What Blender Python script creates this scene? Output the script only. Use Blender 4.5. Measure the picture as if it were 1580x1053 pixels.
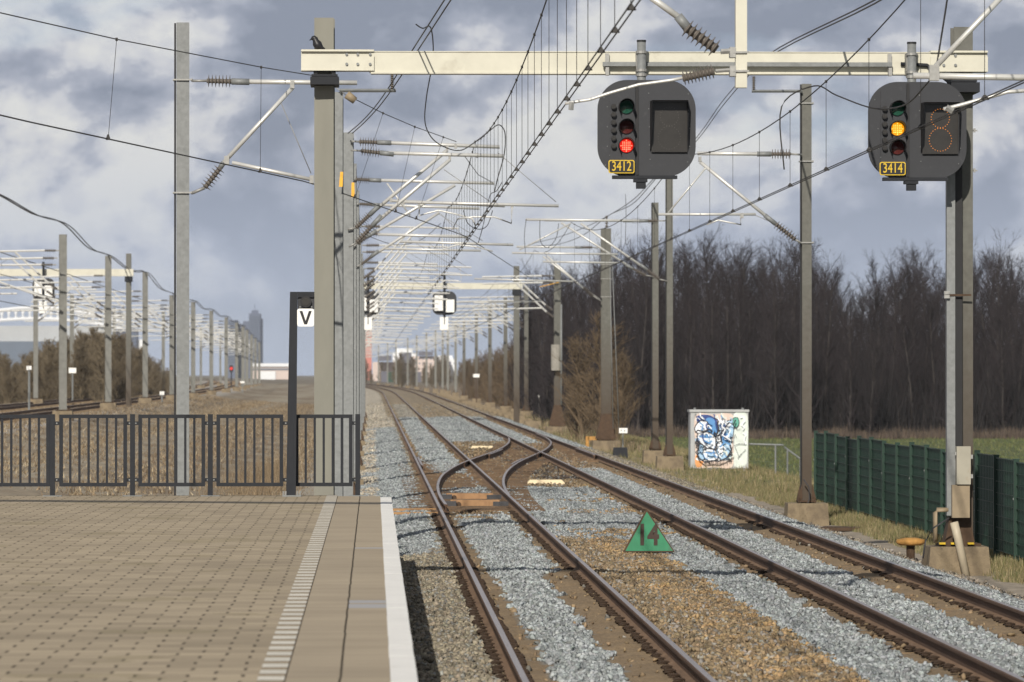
import bpy, bmesh, math, random
import numpy as np
from mathutils import Vector, Matrix
R = math.radians
random.seed(7); RNG = np.random.default_rng(11)
for o in list(bpy.data.objects): bpy.data.objects.remove(o)
SC = bpy.context.scene; COL = SC.collection

# ------------------------------------------------------------------ camera, sky, sun, exposure
F = 7500.0                      # focal length in photo pixels (1580 wide)
CAM = Vector((0, 0, 2.47))      # rail top is z = 0, tracks run along +Y
YAW = math.atan((790 - 576) / F); PIT = math.atan((575 - 526.5) / F)
FWD = Vector((math.sin(YAW) * math.cos(PIT), math.cos(YAW) * math.cos(PIT), math.sin(PIT)))
RGT = Vector((math.cos(YAW), -math.sin(YAW), 0)); UPV = RGT.cross(FWD)
cd = bpy.data.cameras.new('camera'); cam = bpy.data.objects.new('camera', cd); COL.objects.link(cam)
cam.location = CAM; cam.rotation_euler = (R(90) + PIT, 0, -YAW)
cd.sensor_width = 36; cd.lens = F / 1580 * 36; cd.clip_start = 1; cd.clip_end = 20000
cd.dof.use_dof = True; cd.dof.focus_distance = 66; cd.dof.aperture_fstop = 5.8
SC.camera = cam
SC.view_settings.view_transform = 'Standard'; SC.view_settings.look = 'None'
SC.view_settings.exposure = 0.0; SC.view_settings.gamma = 1.0
SC.cycles.max_bounces = 6; SC.cycles.transparent_max_bounces = 8
SUND = Vector((0.36, 1.8, -1.0)).normalized()
sl = bpy.data.lights.new('sun', 'SUN'); sun = bpy.data.objects.new('sun', sl); COL.objects.link(sun)
sl.energy = 4.6; sl.angle = R(0.53); sl.color = (1.0, 0.93, 0.82)
sun.rotation_euler = SUND.to_track_quat('-Z', 'Y').to_euler(); sun.location = (-20, -60, 60)
W = bpy.data.worlds.new('World'); SC.world = W; W.use_nodes = True
def world():
    nt = W.node_tree; nt.nodes.clear(); N = nt.nodes.new; L = nt.links.new
    out = N('ShaderNodeOutputWorld'); bg = N('ShaderNodeBackground'); bg.inputs[1].default_value = 0.1
    sky = N('ShaderNodeTexSky'); sky.sky_type = 'NISHITA'; sky.sun_disc = False
    sky.sun_elevation = math.asin(-SUND.z); sky.sun_rotation = math.atan2(-SUND.x, -SUND.y)
    tc = N('ShaderNodeTexCoord')
    def noise(sc, det, rough, dist, off):
        mp = N('ShaderNodeMapping'); mp.inputs['Scale'].default_value = sc; mp.inputs['Location'].default_value = off
        n = N('ShaderNodeTexNoise'); n.inputs['Scale'].default_value = 1; n.inputs['Detail'].default_value = det
        n.inputs['Roughness'].default_value = rough; n.inputs['Distortion'].default_value = dist
        L(tc.outputs['Generated'], mp.inputs[0]); L(mp.outputs[0], n.inputs[0]); return n.outputs[0]
    def ramp(src, stops):
        r = N('ShaderNodeValToRGB'); e = r.color_ramp.elements
        while len(e) < len(stops): e.new(0.5)
        for k, (p, c) in enumerate(stops): e[k].position = p; e[k].color = (*c, 1)
        L(src, r.inputs[0]); return r.outputs[0]
    def mix(f, a, b):
        m = N('ShaderNodeMix'); m.data_type = 'RGBA'
        if isinstance(f, float): m.inputs[0].default_value = f
        else: L(f, m.inputs[0])
        for s, v in ((6, a), (7, b)):
            if isinstance(v, tuple): m.inputs[s].default_value = (*v, 1)
            else: L(v, m.inputs[s])
        return m.outputs[2]
    off = (9.9, 0.4, 5.2); sc = (17, 17, 25)
    n1 = noise(sc, 12, 0.55, 0.12, off); n1b = noise(sc, 12, 0.55, 0.12, (off[0] - .09, off[1], off[2] + .20))
    n2 = noise((7, 7, 26), 3, 0.5, 0.2, (7.1, 2.0, 5.2))
    def m2(op, a, b):
        n = N('ShaderNodeMath'); n.operation = op
        for k, v in enumerate((a, b)):
            if isinstance(v, (int, float)): n.inputs[k].default_value = v
            else: L(v, n.inputs[k])
        return n.outputs[0]
    lit = m2('MULTIPLY', m2('SUBTRACT', n1, n1b), 1.5)
    body = m2('ADD', m2('ADD', n1, m2('MULTIPLY', m2('SUBTRACT', n2, .5), .55)), lit)
    cl = ramp(body, [(0.33, (2.7, 3.05, 3.85)), (0.42, (3.4, 3.75, 4.6)), (0.50, (4.3, 4.6, 5.4)), (0.565, (6.0, 6.15, 6.6)), (0.67, (7.3, 7.35, 7.3))])
    gap = ramp(noise((10, 10, 30), 5, .5, .2, (1.7, 3.0, 9.2)), [(0.60, (0, 0, 0)), (0.72, (0.7,) * 3)])
    blue = mix(0.3, (3.4, 4.6, 6.6), sky.outputs[0])
    c = mix(gap, cl, blue)
    sp = N('ShaderNodeSeparateXYZ'); L(tc.outputs['Generated'], sp.inputs[0])
    hz = N('ShaderNodeMapRange'); hz.inputs[1].default_value = 0.0; hz.inputs[2].default_value = 0.048
    hz.inputs[3].default_value = 0.95; hz.inputs[4].default_value = 0.0; L(sp.outputs[2], hz.inputs[0])
    c = mix(hz.outputs[0], c, (4.9, 5.6, 7.1))
    up = N('ShaderNodeMapRange'); up.inputs[1].default_value = 0.10; up.inputs[2].default_value = 0.5; up.inputs[3].default_value = 1.0; up.inputs[4].default_value = 0.55; L(sp.outputs[2], up.inputs[0])
    vm = N('ShaderNodeVectorMath'); vm.operation = 'SCALE'; L(c, vm.inputs[0]); L(up.outputs[0], vm.inputs['Scale']); c = vm.outputs[0]
    L(c, bg.inputs[0]); L(bg.outputs[0], out.inputs[0])
world()

def P(px, py, Y):               # the point at depth Y seen at photo pixel (px, py)
    d = FWD + RGT * ((px - 790) / F) + UPV * ((526.5 - py) / F)
    return CAM + d * (Y / d.y)
def PXM(Y): return F / Y

# ------------------------------------------------------------------ materials
def mat(name, col, rough=0.7, metal=0.0, var=0.25, scale=6.0, bump=0.0, bscale=40.0, stain=None, rust=None, attr=None, spec=0.4, stretch=None):
    m = bpy.data.materials.new(name); m.use_nodes = True; nt = m.node_tree; N = nt.nodes.new; L = nt.links.new
    b = nt.nodes['Principled BSDF']; b.inputs['Roughness'].default_value = rough; b.inputs['Metallic'].default_value = metal
    b.inputs['Specular IOR Level'].default_value = spec
    tc = N('ShaderNodeTexCoord'); vec = tc.outputs['Object']
    if stretch:
        mp = N('ShaderNodeMapping'); mp.inputs['Scale'].default_value = stretch; L(vec, mp.inputs[0]); vec = mp.outputs[0]
    def noise(s, d=5, r=0.6):
        n = N('ShaderNodeTexNoise'); n.inputs['Scale'].default_value = s; n.inputs['Detail'].default_value = d; n.inputs['Roughness'].default_value = r
        L(vec, n.inputs[0]); return n.outputs[0]
    n = noise(scale)
    mr = N('ShaderNodeMapRange'); mr.inputs[1].default_value = 0.25; mr.inputs[2].default_value = 0.75
    mr.inputs[3].default_value = 1 - var; mr.inputs[4].default_value = 1 + var; L(n, mr.inputs[0])
    def mul(c, f):
        v = N('ShaderNodeVectorMath'); v.operation = 'MULTIPLY'; L(f, v.inputs[1])
        if isinstance(c, tuple): v.inputs[0].default_value = c
        else: L(c, v.inputs[0])
        return v.outputs[0]
    if attr:
        a = N('ShaderNodeAttribute'); a.attribute_name = attr; base = mul(a.outputs['Color'], mr.outputs[0])
    else: base = mul(tuple(col), mr.outputs[0])
    def over(base, c, fac):
        x = N('ShaderNodeMix'); x.data_type = 'RGBA'; L(fac, x.inputs[0]); L(base, x.inputs[6]); x.inputs[7].default_value = (*c, 1); return x.outputs[2]
    if stain:                   # (colour, scale, threshold, strength)
        c, s, t, k = stain; n2 = noise(s, 6, 0.65)
        r = N('ShaderNodeMapRange'); r.inputs[1].default_value = t; r.inputs[2].default_value = t + 0.12; r.inputs[4].default_value = k; L(n2, r.inputs[0])
        base = over(base, c, r.outputs[0])
    if rust:                    # brake dust on the lower part: (colour, z_full, z_none)
        c, z0, z1 = rust; sp = N('ShaderNodeSeparateXYZ'); L(tc.outputs['Object'], sp.inputs[0])
        ad = N('ShaderNodeMath'); ad.operation = 'MULTIPLY_ADD'; ad.inputs[1].default_value = 1.6; L(noise(2.5), ad.inputs[0]); L(sp.outputs[2], ad.inputs[2])
        r = N('ShaderNodeMapRange'); r.inputs[1].default_value = z0 + 0.8; r.inputs[2].default_value = z1 + 0.8; r.inputs[3].default_value = 0.92; r.inputs[4].default_value = 0.0
        L(ad.outputs[0], r.inputs[0]); base = over(base, c, r.outputs[0])
    L(base, b.inputs['Base Color'])
    if bump:
        bp = N('ShaderNodeBump'); bp.inputs['Strength'].default_value = bump; bp.inputs['Distance'].default_value = 0.02
        L(noise(bscale, 6, 0.7), bp.inputs['Height']); L(bp.outputs[0], b.inputs['Normal'])
    return m
def glow(name, col, s):
    m = bpy.data.materials.new(name); m.use_nodes = True; b = m.node_tree.nodes['Principled BSDF']
    b.inputs['Base Color'].default_value = (*[c * .3 for c in col], 1); b.inputs['Emission Color'].default_value = (*col, 1); b.inputs['Emission Strength'].default_value = s
    return m
M = dict(
 galv=mat('galvanised_steel', (.20, .21, .212), .55, .15, .18, 14, .1, 60, stain=((.13, .14, .14), 5, .55, .5)),
 mast=mat('mast_steel', (.125, .125, .112), .65, .1, .18, 10, .1, 60, stain=((.09, .09, .08), 4, .58, .5), rust=((.062, .043, .028), 1.2, 5.2)),
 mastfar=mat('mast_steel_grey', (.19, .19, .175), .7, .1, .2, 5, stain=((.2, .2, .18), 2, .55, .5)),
 olive=mat('painted_column', (.20, .196, .165), .6, .0, .1, 3, .08, 50, stain=((.36, .35, .3), 9, .66, .4), stretch=(1, 1, .3)),
 cream=mat('cream_paint', (.56, .545, .46), .5, 0, .09, 3, stain=((.36, .33, .26), 2.2, .58, .4)),
 tube=mat('aluminium_tube', (.62, .62, .60), .42, .35, .1, 12, stain=((.5, .5, .48), 9, .6, .4)),
 fit=mat('clamp_steel', (.3, .3, .29), .55, .4, .2, 20),
 ins=mat('brown_insulator', (.12, .106, .094), .5, 0, .2, 14),
 dark=mat('dark_fitting', (.05, .05, .055), .55, .2, .2, 12),
 wire=mat('copper_wire', (.045, .042, .04), .6, .4, .2, 5),
 alwire=mat('grey_feeder_wire', (.1, .1, .105), .6, .3, .2, 5),
 conc=mat('weathered_concrete', (.235, .185, .12), .9, 0, .3, 5, .7, 30, stain=((.11, .085, .06), 2.5, .48, .7)),
 concg=mat('grey_concrete', (.28, .265, .235), .9, 0, .2, 5, .5, 30, stain=((.25, .22, .18), 3, .55, .6)),
 rust=mat('brown_rust', (.075, .046, .028), .85, .1, .3, 9, .3, 60),
 rail=mat('rail_side_rust_shaded', (.105, .062, .040), .85, .1, .3, 6, .2, 60, stretch=(1, .15, 1)),  # rust, darkened for the shade under the rail head
 railfoot=mat('sunlit_rail_foot', (.175, .11, .068), .9, 0, .3, 8, .2, 60, stretch=(1, .2, 1)),  # lighter copy of the rust, sunlight on the foot put into the colour
 railtop=mat('polished_rail', (.46, .39, .36), .30, .8, .15, 5, stain=((.2, .14, .11), 7, .60, .7), stretch=(6, .12, 1)),
 sleeper=mat('sandy_sleeper', (.195, .138, .083), .95, 0, .25, 8, .7, 40, stain=((.115, .08, .05), 3, .52, .6)),
 timber=mat('orange_timber', (.38, .22, .1), .9, 0, .3, 5, .5, 30, stretch=(.3, 4, 4)),
 clip=mat('rail_clip_rust', (.05, .032, .021), .8, .2, .3, 20),
 fence=mat('charcoal_paint', (.019, .021, .026), .6, 0, .12, 8, stain=((.05, .05, .05), 12, .68, .4), spec=.2),
 board=mat('signal_board_black', (.024, .026, .032), .55, 0, .1, 4, stain=((.07, .072, .08), 8, .6, .4)),
 black=mat('matt_black', (.012, .012, .014), .6, 0, .2, 8),
 glassk=mat('dark_display', (.03, .028, .026), .3, 0, .2, 6),
 white=mat('white_enamel', (.8, .8, .78), .4, 0, .05, 6),
 yellow=mat("yellow_enamel", (.62, .42, .03), .4, 0, .05, 6),
 green=mat('green_enamel', (.035, .22, .11), .55, 0, .22, 3, stain=((.06, .14, .09), 5, .55, .6)),
 signbrown=mat('faded_brown_lettering', (.05, .032, .024), .7, 0, .2, 12),
 gfence=mat('dark_green_mesh', (.016, .052, .034), .6, 0, .2, 3, stain=((.028, .065, .045), 2, .55, .5)),
 gpost=mat('dark_green_post', (.010, .035, .023), .5, .1, .15, 6),
 cabinet=mat('cabinet_grey', (.40, .41, .415), .6, 0, .12, 4, stain=((.35, .34, .31), 6, .6, .6)),
 beige=mat('beige_box', (.34, .32, .26), .55, 0, .1, 4, stain=((.3, .24, .17), 7, .6, .5)),
 boxbrown=mat('dusty_box', (.26, .205, .135), .6, 0, .15, 5),
 pvc=mat('pale_pipe', (.44, .385, .29), .5, 0, .1, 8),
 orange=mat('rusty_orange', (.42, .22, .06), .8, 0, .3, 14, .3, 50),
 tag=mat('orange_tag', (.8, .42, .04), .5), wood=mat('pale_board', (.72, .6, .4), .9, 0, .15, 6, stretch=(.3, 3, 3)),
 bark=mat('grey_brown_bark', (.055, .048, .045), .95, 0, .3, 1.5), twig=mat('dark_twigs', (.029, .0235, .026), .95, 0, .4, .35),
 browntwig=mat('brown_twigs', (.125, .09, .056), .95, 0, .35, .5), scrubtwig=mat('olive_brown_scrub', (.145, .115, .075), .95, 0, .35, .12),
 jack=mat('black_feathers', (.015, .015, .018), .45, 0, .2, 30),
 frost=mat('stadium_white', (.75, .77, .8), .6), bldg=mat('tower_blue_grey', (.10, .12, .185), .5), pink=mat('pale_pink_wall', (.6, .5, .46), .8, 0, .1, .05),
 redt=mat('salmon_tower', (.55, .2, .16), .8, 0, .1, .05), shade=mat('slate_roof', (.12, .12, .15), .7, 0, .1, .05), glassb=mat('window_band', (.12, .15, .2), .3, 0, .1, .1), greyw=mat('grey_wall', (.42, .44, .46), .8, 0, .1, .05),
 lred=glow('lamp_red', (1, .02, .01), .75), lyel=glow('lamp_yellow', (1, .36, .0), .9), lspot=glow('lamp_red_core', (1, .25, .14), 1.9), lyspot=glow('lamp_amber_core', (1, .66, .12), 1.5),
 ldot=glow('amber_dots', (1, .30, .02), .9), dim=mat('unlit_dots', (.1, .095, .085), .5), lensg=mat('lens_green', (.015, .075, .05), .12, 0, .2, 9), lensr=mat('lens_red', (.085, .018, .018), .12, 0, .2, 9),
)
# ------------------------------------------------------------------ mesh helper
class MB:
    def __init__(s): s.v = []; s.f = []; s.mi = []
    def add(s, vs, fs, mi=0):
        k = len(s.v); s.v += [tuple(p) for p in vs]; s.f += [tuple(k + i for i in f) for f in fs]; s.mi += [mi] * len(fs); return s
    def box(s, c, d, rz=0, mi=0, ry=0):
        m = Matrix.Rotation(rz, 3, 'Z') @ Matrix.Rotation(ry, 3, 'Y'); c = Vector(c); x, y, z = d[0] / 2, d[1] / 2, d[2] / 2
        vs = [c + m @ Vector((a * x, b * y, e * z)) for e in (-1, 1) for a, b in ((-1, -1), (1, -1), (1, 1), (-1, 1))]
        return s.add(vs, [(3, 2, 1, 0), (4, 5, 6, 7), (0, 1, 5, 4), (1, 2, 6, 5), (2, 3, 7, 6), (3, 0, 4, 7)], mi)
    def bx(s, x0, x1, y0, y1, z0, z1, mi=0): return s.box(((x0 + x1) / 2, (y0 + y1) / 2, (z0 + z1) / 2), (x1 - x0, y1 - y0, z1 - z0), 0, mi)
    def frus(s, c, a, b, h, mi=0):      # tapered block, bottom size a, top size b
        x, y, z = c; vs = [(x + i * a[0] / 2, y + j * a[1] / 2, z) for i, j in ((-1, -1), (1, -1), (1, 1), (-1, 1))] + [(x + i * b[0] / 2, y + j * b[1] / 2, z + h) for i, j in ((-1, -1), (1, -1), (1, 1), (-1, 1))]
        return s.add(vs, [(3, 2, 1, 0), (4, 5, 6, 7), (0, 1, 5, 4), (1, 2, 6, 5), (2, 3, 7, 6), (3, 0, 4, 7)], mi)
    def tube(s, pts, r, n=8, mi=0, cap=True):
        pts = [Vector(p) for p in pts]; rs = r if isinstance(r, (list, tuple)) else [r] * len(pts); vs = []; fs = []
        for i, p in enumerate(pts):
            t = (pts[min(i + 1, len(pts) - 1)] - pts[max(i - 1, 0)]).normalized()
            u = Vector((0, 0, 1)) if abs(t.z) < .9 else Vector((1, 0, 0))
            a = t.cross(u).normalized(); b = t.cross(a)
            for k in range(n): q = 2 * math.pi * k / n; vs.append(p + (a * math.cos(q) + b * math.sin(q)) * rs[i])
        for i in range(len(pts) - 1):
            for k in range(n): fs.append((i * n + k, i * n + (k + 1) % n, (i + 1) * n + (k + 1) % n, (i + 1) * n + k))
        if cap: fs.append(tuple(range(n - 1, -1, -1))); fs.append(tuple((len(pts) - 1) * n + k for k in range(n)))
        return s.add(vs, fs, mi)
    def ribs(s, a, b, r0, r1, n, seg=12, mi=0):     # ribbed insulator between two points
        a = Vector(a); b = Vector(b); pts = []; rs = []
        for i in range(n):
            for t, r in ((.05, r0), (.38, r0 * 1.1), (.52, r1), (.60, r1), (.72, r0 * 1.2), (.95, r0)):
                pts.append(a.lerp(b, (i + t) / n)); rs.append(r)
        return s.tube([a] + pts + [b], [r0] + rs + [r0], seg, mi)
    def sweep(s, prof, path, mis=None):             # closed profile (dx, dz) swept along a plan path of (x, y, z)
        n = len(prof); vs = []; fs = []; mi = []
        for i, p in enumerate(path):
            a = Vector(path[max(i - 1, 0)][:2]); b = Vector(path[min(i + 1, len(path) - 1)][:2]); t = (b - a).normalized()
            for dx, dz in prof: vs.append((p[0] + t.y * dx, p[1] - t.x * dx, p[2] + dz))
        for i in range(len(path) - 1):
            for k in range(n): fs.append((i * n + k, i * n + (k + 1) % n, (i + 1) * n + (k + 1) % n, (i + 1) * n + k)); mi.append(mis[k] if mis else 0)
        fs += [tuple(range(n - 1, -1, -1)), tuple((len(path) - 1) * n + k for k in range(n))]; mi += [0, 0]
        k = len(s.v); s.v += vs; s.f += [tuple(k + i for i in f) for f in fs]; s.mi += mi; return s
    def plate(s, outline, y0, y1, mi=0):            # outline [(x, z)] extruded from y0 (front) to y1
        n = len(outline); vs = [(x, y0, z) for x, z in outline] + [(x, y1, z) for x, z in outline]
        return s.add(vs, [tuple(range(n)), tuple(range(2 * n - 1, n - 1, -1))] + [(k, n + k, n + (k + 1) % n, (k + 1) % n) for k in range(n)], mi)
    def build(s, name, m, parent=None, smooth=False, recalc=True):
        me = bpy.data.meshes.new(name); o0 = Vector(parent['_w']) if parent is not None and '_w' in parent else Vector((0, 0, 0))
        if s.v:
            arr = np.array(s.v, dtype=float) - np.array(o0); me.from_pydata(arr.tolist(), [], s.f)
        for x in (m if isinstance(m, (list, tuple)) else [m]): me.materials.append(x)
        if any(s.mi): me.polygons.foreach_set('material_index', s.mi)
        if recalc and len(s.f) < 60000:
            b = bmesh.new(); b.from_mesh(me); bmesh.ops.recalc_face_normals(b, faces=b.faces); b.to_mesh(me); b.free()
        if smooth: me.polygons.foreach_set('use_smooth', [True] * len(me.polygons))
        me.update(); o = bpy.data.objects.new(name, me); COL.objects.link(o)
        if parent is not None: o.parent = parent; o['_w'] = tuple(o0)
        return o
def tag(o, label=None, cat=None, group=None, kind=None):
    if label: o['label'] = label
    if cat: o['category'] = cat
    if group: o['group'] = group
    if kind: o['kind'] = kind
    return o
def thing(name, loc, label, cat, group=None):
    o = bpy.data.objects.new(name, None); COL.objects.link(o); o.location = loc; o['_w'] = tuple(loc); o.empty_display_size = .2
    return tag(o, label, cat, group)
def solo(mb, name, m, label, cat, group=None, smooth=False):     # a thing that is a single mesh, origin at its base
    a = np.array(mb.v); loc = (float(a[:, 0].mean()), float(a[:, 1].mean()), float(a[:, 2].min()))
    mb.v = [tuple(p) for p in (a - np.array(loc)).tolist()]; o = mb.build(name, m, None, smooth); o.location = loc
    return tag(o, label, cat, group)
def struct(mb, name, m): return tag(mb.build(name, m), kind='structure')
def children(o): return [c for c in bpy.data.objects if c.parent == o]
def copy_tree(o, parent=None, kids=None):
    c = o.copy(); COL.objects.link(c); c.parent = parent
    for ch in (KIDS[o] if o in KIDS else []): copy_tree(ch, c)
    return c
KIDS = {}
def remember(o):
    KIDS[o] = children(o)
    for c in KIDS[o]: remember(c)
def text_mesh(body, size, mtl, name, loc, parent, depth=.004, off=.0, sx=1.0, shear=0):
    cu = bpy.data.curves.new('t', 'FONT'); cu.body = body; cu.size = size; cu.extrude = depth / 2; cu.offset = off; cu.align_x = 'CENTER'; cu.align_y = 'CENTER'; cu.shear = shear
    t = bpy.data.objects.new('t', cu); COL.objects.link(t); dg = bpy.context.evaluated_depsgraph_get()
    me = bpy.data.meshes.new_from_object(t.evaluated_get(dg)); bpy.data.objects.remove(t); bpy.data.curves.remove(cu)
    for v in me.vertices: v.co = Vector((v.co.x * sx, -v.co.z, v.co.y))
    me.name = name; me.materials.clear(); me.materials.append(mtl); o = bpy.data.objects.new(name, me); COL.objects.link(o)
    o.parent = parent; o.location = Vector(loc) - Vector(parent['_w']); o['_w'] = parent['_w']; return o
def rrect(x0, x1, z0, z1, r, n=8):
    out = []
    for cx, cz, a0 in ((x1 - r, z1 - r, 0), (x0 + r, z1 - r, 90), (x0 + r, z0 + r, 180), (x1 - r, z0 + r, 270)):
        for k in range(n + 1): a = R(a0 + 90 * k / n); out.append((cx + r * math.cos(a), cz + r * math.sin(a)))
    return out
def wob(x, y, s=1.0, seed=0.0):                     # cheap smooth noise, about -1..1
    return (np.sin(x * 2.1 * s + seed * 1.7 + np.sin(y * 1.3 * s + seed)) + np.sin(y * 1.9 * s - seed + 1.3 * np.sin(x * 1.1 * s + 2 * seed)) + .6 * np.sin((x + y) * 4.3 * s + seed * 3) + .4 * np.sin((x - y) * 7.7 * s + seed)) / 3
def bend(Y): return -max(0.0, Y - 560) ** 2 / 32600.0          # the line curves left far away
def bendL(Y): return -max(0.0, Y - 200) ** 2 / 50000.0         # the other line, left
T1, T2, HG = 1.97, 5.98, 0.752
PEDGE, PEND, PTOP = 0.245, 67.7, 0.76

# ------------------------------------------------------------------ ground
def ground():
    xs = np.unique(np.concatenate([[-3400, -2400, -1200, -600, -300, -150, -100, -70, -50], np.arange(-40, 40.1, .5), [45, 55, 70, 100, 150, 300, 600, 1200, 2400, 3400]]))
    ys = np.unique(np.concatenate([[-60, 0, 15], np.arange(22, 420, 2.0), np.arange(430, 1200, 25), [1300, 1600, 2000, 3000, 4000, 5200]]))
    X, Y = np.meshgrid(xs, ys); xr = X - np.vectorize(bendL)(Y) * (X < -6)
    Z = np.interp(xr, [-60, -26, -23.5, -13, -11, -5, -1.5, 8, 11, 13.5, 20, 60], [0.0, .0, .43, .43, .1, -.35, -.55, -.55, -.52, -.9, -1.0, -1.0])
    Z = Z + .06 * wob(X, Y, .9, 2) * ((X > 8.6) | (xr < -1.5)) * (np.abs(X) < 60)
    n = wob(X, Y, .35, 5); n2 = wob(X, Y, 1.3, 8)
    C = np.zeros(X.shape + (3,))
    dry = np.array((.185, .14, .092)); pale = np.array((.30, .26, .195)); grn = np.array((.095, .11, .038)); path = np.array((.29, .25, .20)); fieldc = np.array((.08, .10, .034)); bal = np.array((.36, .33, .29))
    C[:] = dry + (pale - dry) * np.clip(.5 + n[..., None], 0, 1)
    C = np.where(((xr > -23) & (xr < -12.5))[..., None], bal, C)
    k = np.clip(.5 + .9 * n2, 0, 1)[..., None]
    C = np.where((X > 7.5)[..., None], path, C)
    gm = (X > 9.2 + .35 * n2) & (X < 13); C = np.where(gm[..., None], grn * k + (1 - k) * np.array((.23, .19, .085)), C)
    C = np.where((X >= 13)[..., None], fieldc * (1 + .25 * n[..., None]), C)
    far = (Y > 300) & (X > 7); C = np.where(far[..., None], dry, C)
    C = np.where((Y > 1200)[..., None], np.array((.16, .13, .09)), C)
    nx, ny = len(xs), len(ys); me = bpy.data.meshes.new('ground')
    idx = np.arange(nx * ny).reshape(ny, nx); fs = np.stack([idx[:-1, :-1], idx[:-1, 1:], idx[1:, 1:], idx[1:, :-1]], -1).reshape(-1, 4)
    me.from_pydata(np.stack([X, Y, Z], -1).reshape(-1, 3).tolist(), [], fs.tolist())
    a = me.color_attributes.new('zone', 'FLOAT_COLOR', 'POINT'); a.data.foreach_set('color', np.concatenate([C.reshape(-1, 3), np.ones((nx * ny, 1))], 1).ravel())
    me.materials.append(mat('field_soil', (1, 1, 1), .95, 0, .38, 3.5, .8, 9, attr='zone')); me.polygons.foreach_set('use_smooth', [True] * len(me.polygons))
    o = bpy.data.objects.new('ground', me); COL.objects.link(o); tag(o, kind='structure')
ground()
def gz(X, Y):
    xr = X - bendL(Y) * (X < -6)
    return float(np.interp(xr, [-60, -26, -23.5, -13, -11, -5, -1.5, 8, 11, 13.5, 20, 60], [0.0, .0, .43, .43, .1, -.35, -.55, -.55, -.52, -.9, -1.0, -1.0]))

# ------------------------------------------------------------------ ballast: the bed and its loose stones
GREY = np.array((.305, .33, .337)); BROWN = np.array((.24, .18, .11)); YEL = np.array((.37, .25, .125)); MIXC = np.array((.27, .235, .175)); BEI = np.array((.45, .40, .32)); SAND = np.array((.225, .163, .098))
def bedz(X, Y):
    z = np.interp(X, [-2.6, -.9, -.2, .6, 1.0, 2.9, 3.4, 4.5, 5.0, 6.95, 7.5, 8.4, 9.2], [-.62, -.40, -.22, -.20, -.185, -.185, -.20, -.20, -.185, -.185, -.22, -.50, -.66])
    return z + .026 * wob(X, Y, 1.9, 3) + .016 * wob(X, Y, 5, 4)
def zones(X, Y):
    """colour and stone cover of the ballast at plan points"""
    w = .11 * wob(X, Y, 1.6, 1) + .05 * wob(X, Y, 6, 2); x = X + w
    Y = Y + (2.2 * wob(X, Y, .8, 50) + 1.6 * wob(X * 2.2, Y, 1.1, 51)) * (Y > 70); C = np.tile(MIXC, (len(X), 1)); D = np.ones(len(X))
    def put(m, c, d=1.0): C[m] = c; D[m] = d
    put((x < .98), GREY); put((x < .98) & (Y < 70.5), MIXC); put((x < .1) & (Y > 71) & (wob(X, Y, .3, 9) > -.1), BEI); put((x < -.45), BEI)
    put((x < .98) & (Y > 230), BEI)
    put((x > 1.02) & (x < 1.6), SAND, .02); put((x > 2.17 + .25 * (Y > 64)) & (x < 2.95), SAND, .02)
    put((x > 1.6 - .06 * (Y > 64)) & (x < 2.17 + .25 * (Y > 64)), GREY); put((x > 1.5) & (x < 2.4) & (Y > 88) & (Y < 126), SAND, .12); put((x > 1.45) & (x < 2.5) & (Y > 100) & (Y < 110), GREY)
    put((x > 2.95) & (x < 3.45), BROWN, .9); put((x > 3.4) & (x < 4.28), YEL); put((x > 4.22) & (x < 4.92), GREY); put((x > 4.9) & (x < 5.5), SAND, .02)
    g2 = (x > 2.95) & (x < 4.92) & (Y > 80 - 3 * (x - 2.9)) & (Y < 112); put(g2, GREY); put(g2 & (wob(X, Y, .5, 12) > .33), YEL)
    put((x > 2.95) & (x < 4.92) & (Y >= 112) & (Y < 186), BROWN, .16); put((x > 2.9) & (x < 5.0) & (Y >= 186), GREY)
    put((x > 5.5) & (x < 6.2), GREY); put((x > 5.5) & (x < 6.2) & (Y > 132) & (Y < 180), SAND, .3); put((x >= 6.2) & (x < 6.92), SAND, .02)
    put((x > 6.9), GREY); put((x > 6.9) & (Y > 108) & (Y < 170), MIXC, .7); put(x > 7.85, np.array((.29, .25, .20)), .12)
    fz = Y + 40 * wob(X, Y, .06, 31) + 12 * wob(X, Y, .9, 32); put((x > .8) & (x < 8.2) & (fz > 285), np.array((.27, .215, .145)), 1); put((x > 1.5) & (x < 2.5) & (fz > 285) & (fz < 420), np.array((.29, .27, .23)), 1)
    oil = (x > 2.7) & (x < 5.3) & (Y > 120) & (Y < 170) & (wob(X, Y * .35, 1.3, 27) > .22); put(oil, np.array((.085, .065, .05)), .2)
    t = np.clip(.5 + 1.3 * wob(X, Y, 1.7, 17), 0, 1)[:, None]; yl = (np.abs(C[:, 0] - YEL[0]) < 1e-6)[:, None]; C = np.where(yl, YEL * t + BROWN * 1.05 * (1 - t), C)
    C = C * (1 + .13 * wob(X, Y, .7, 21) + .10 * wob(X, Y, 3.1, 22))[:, None]
    return C, D
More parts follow.
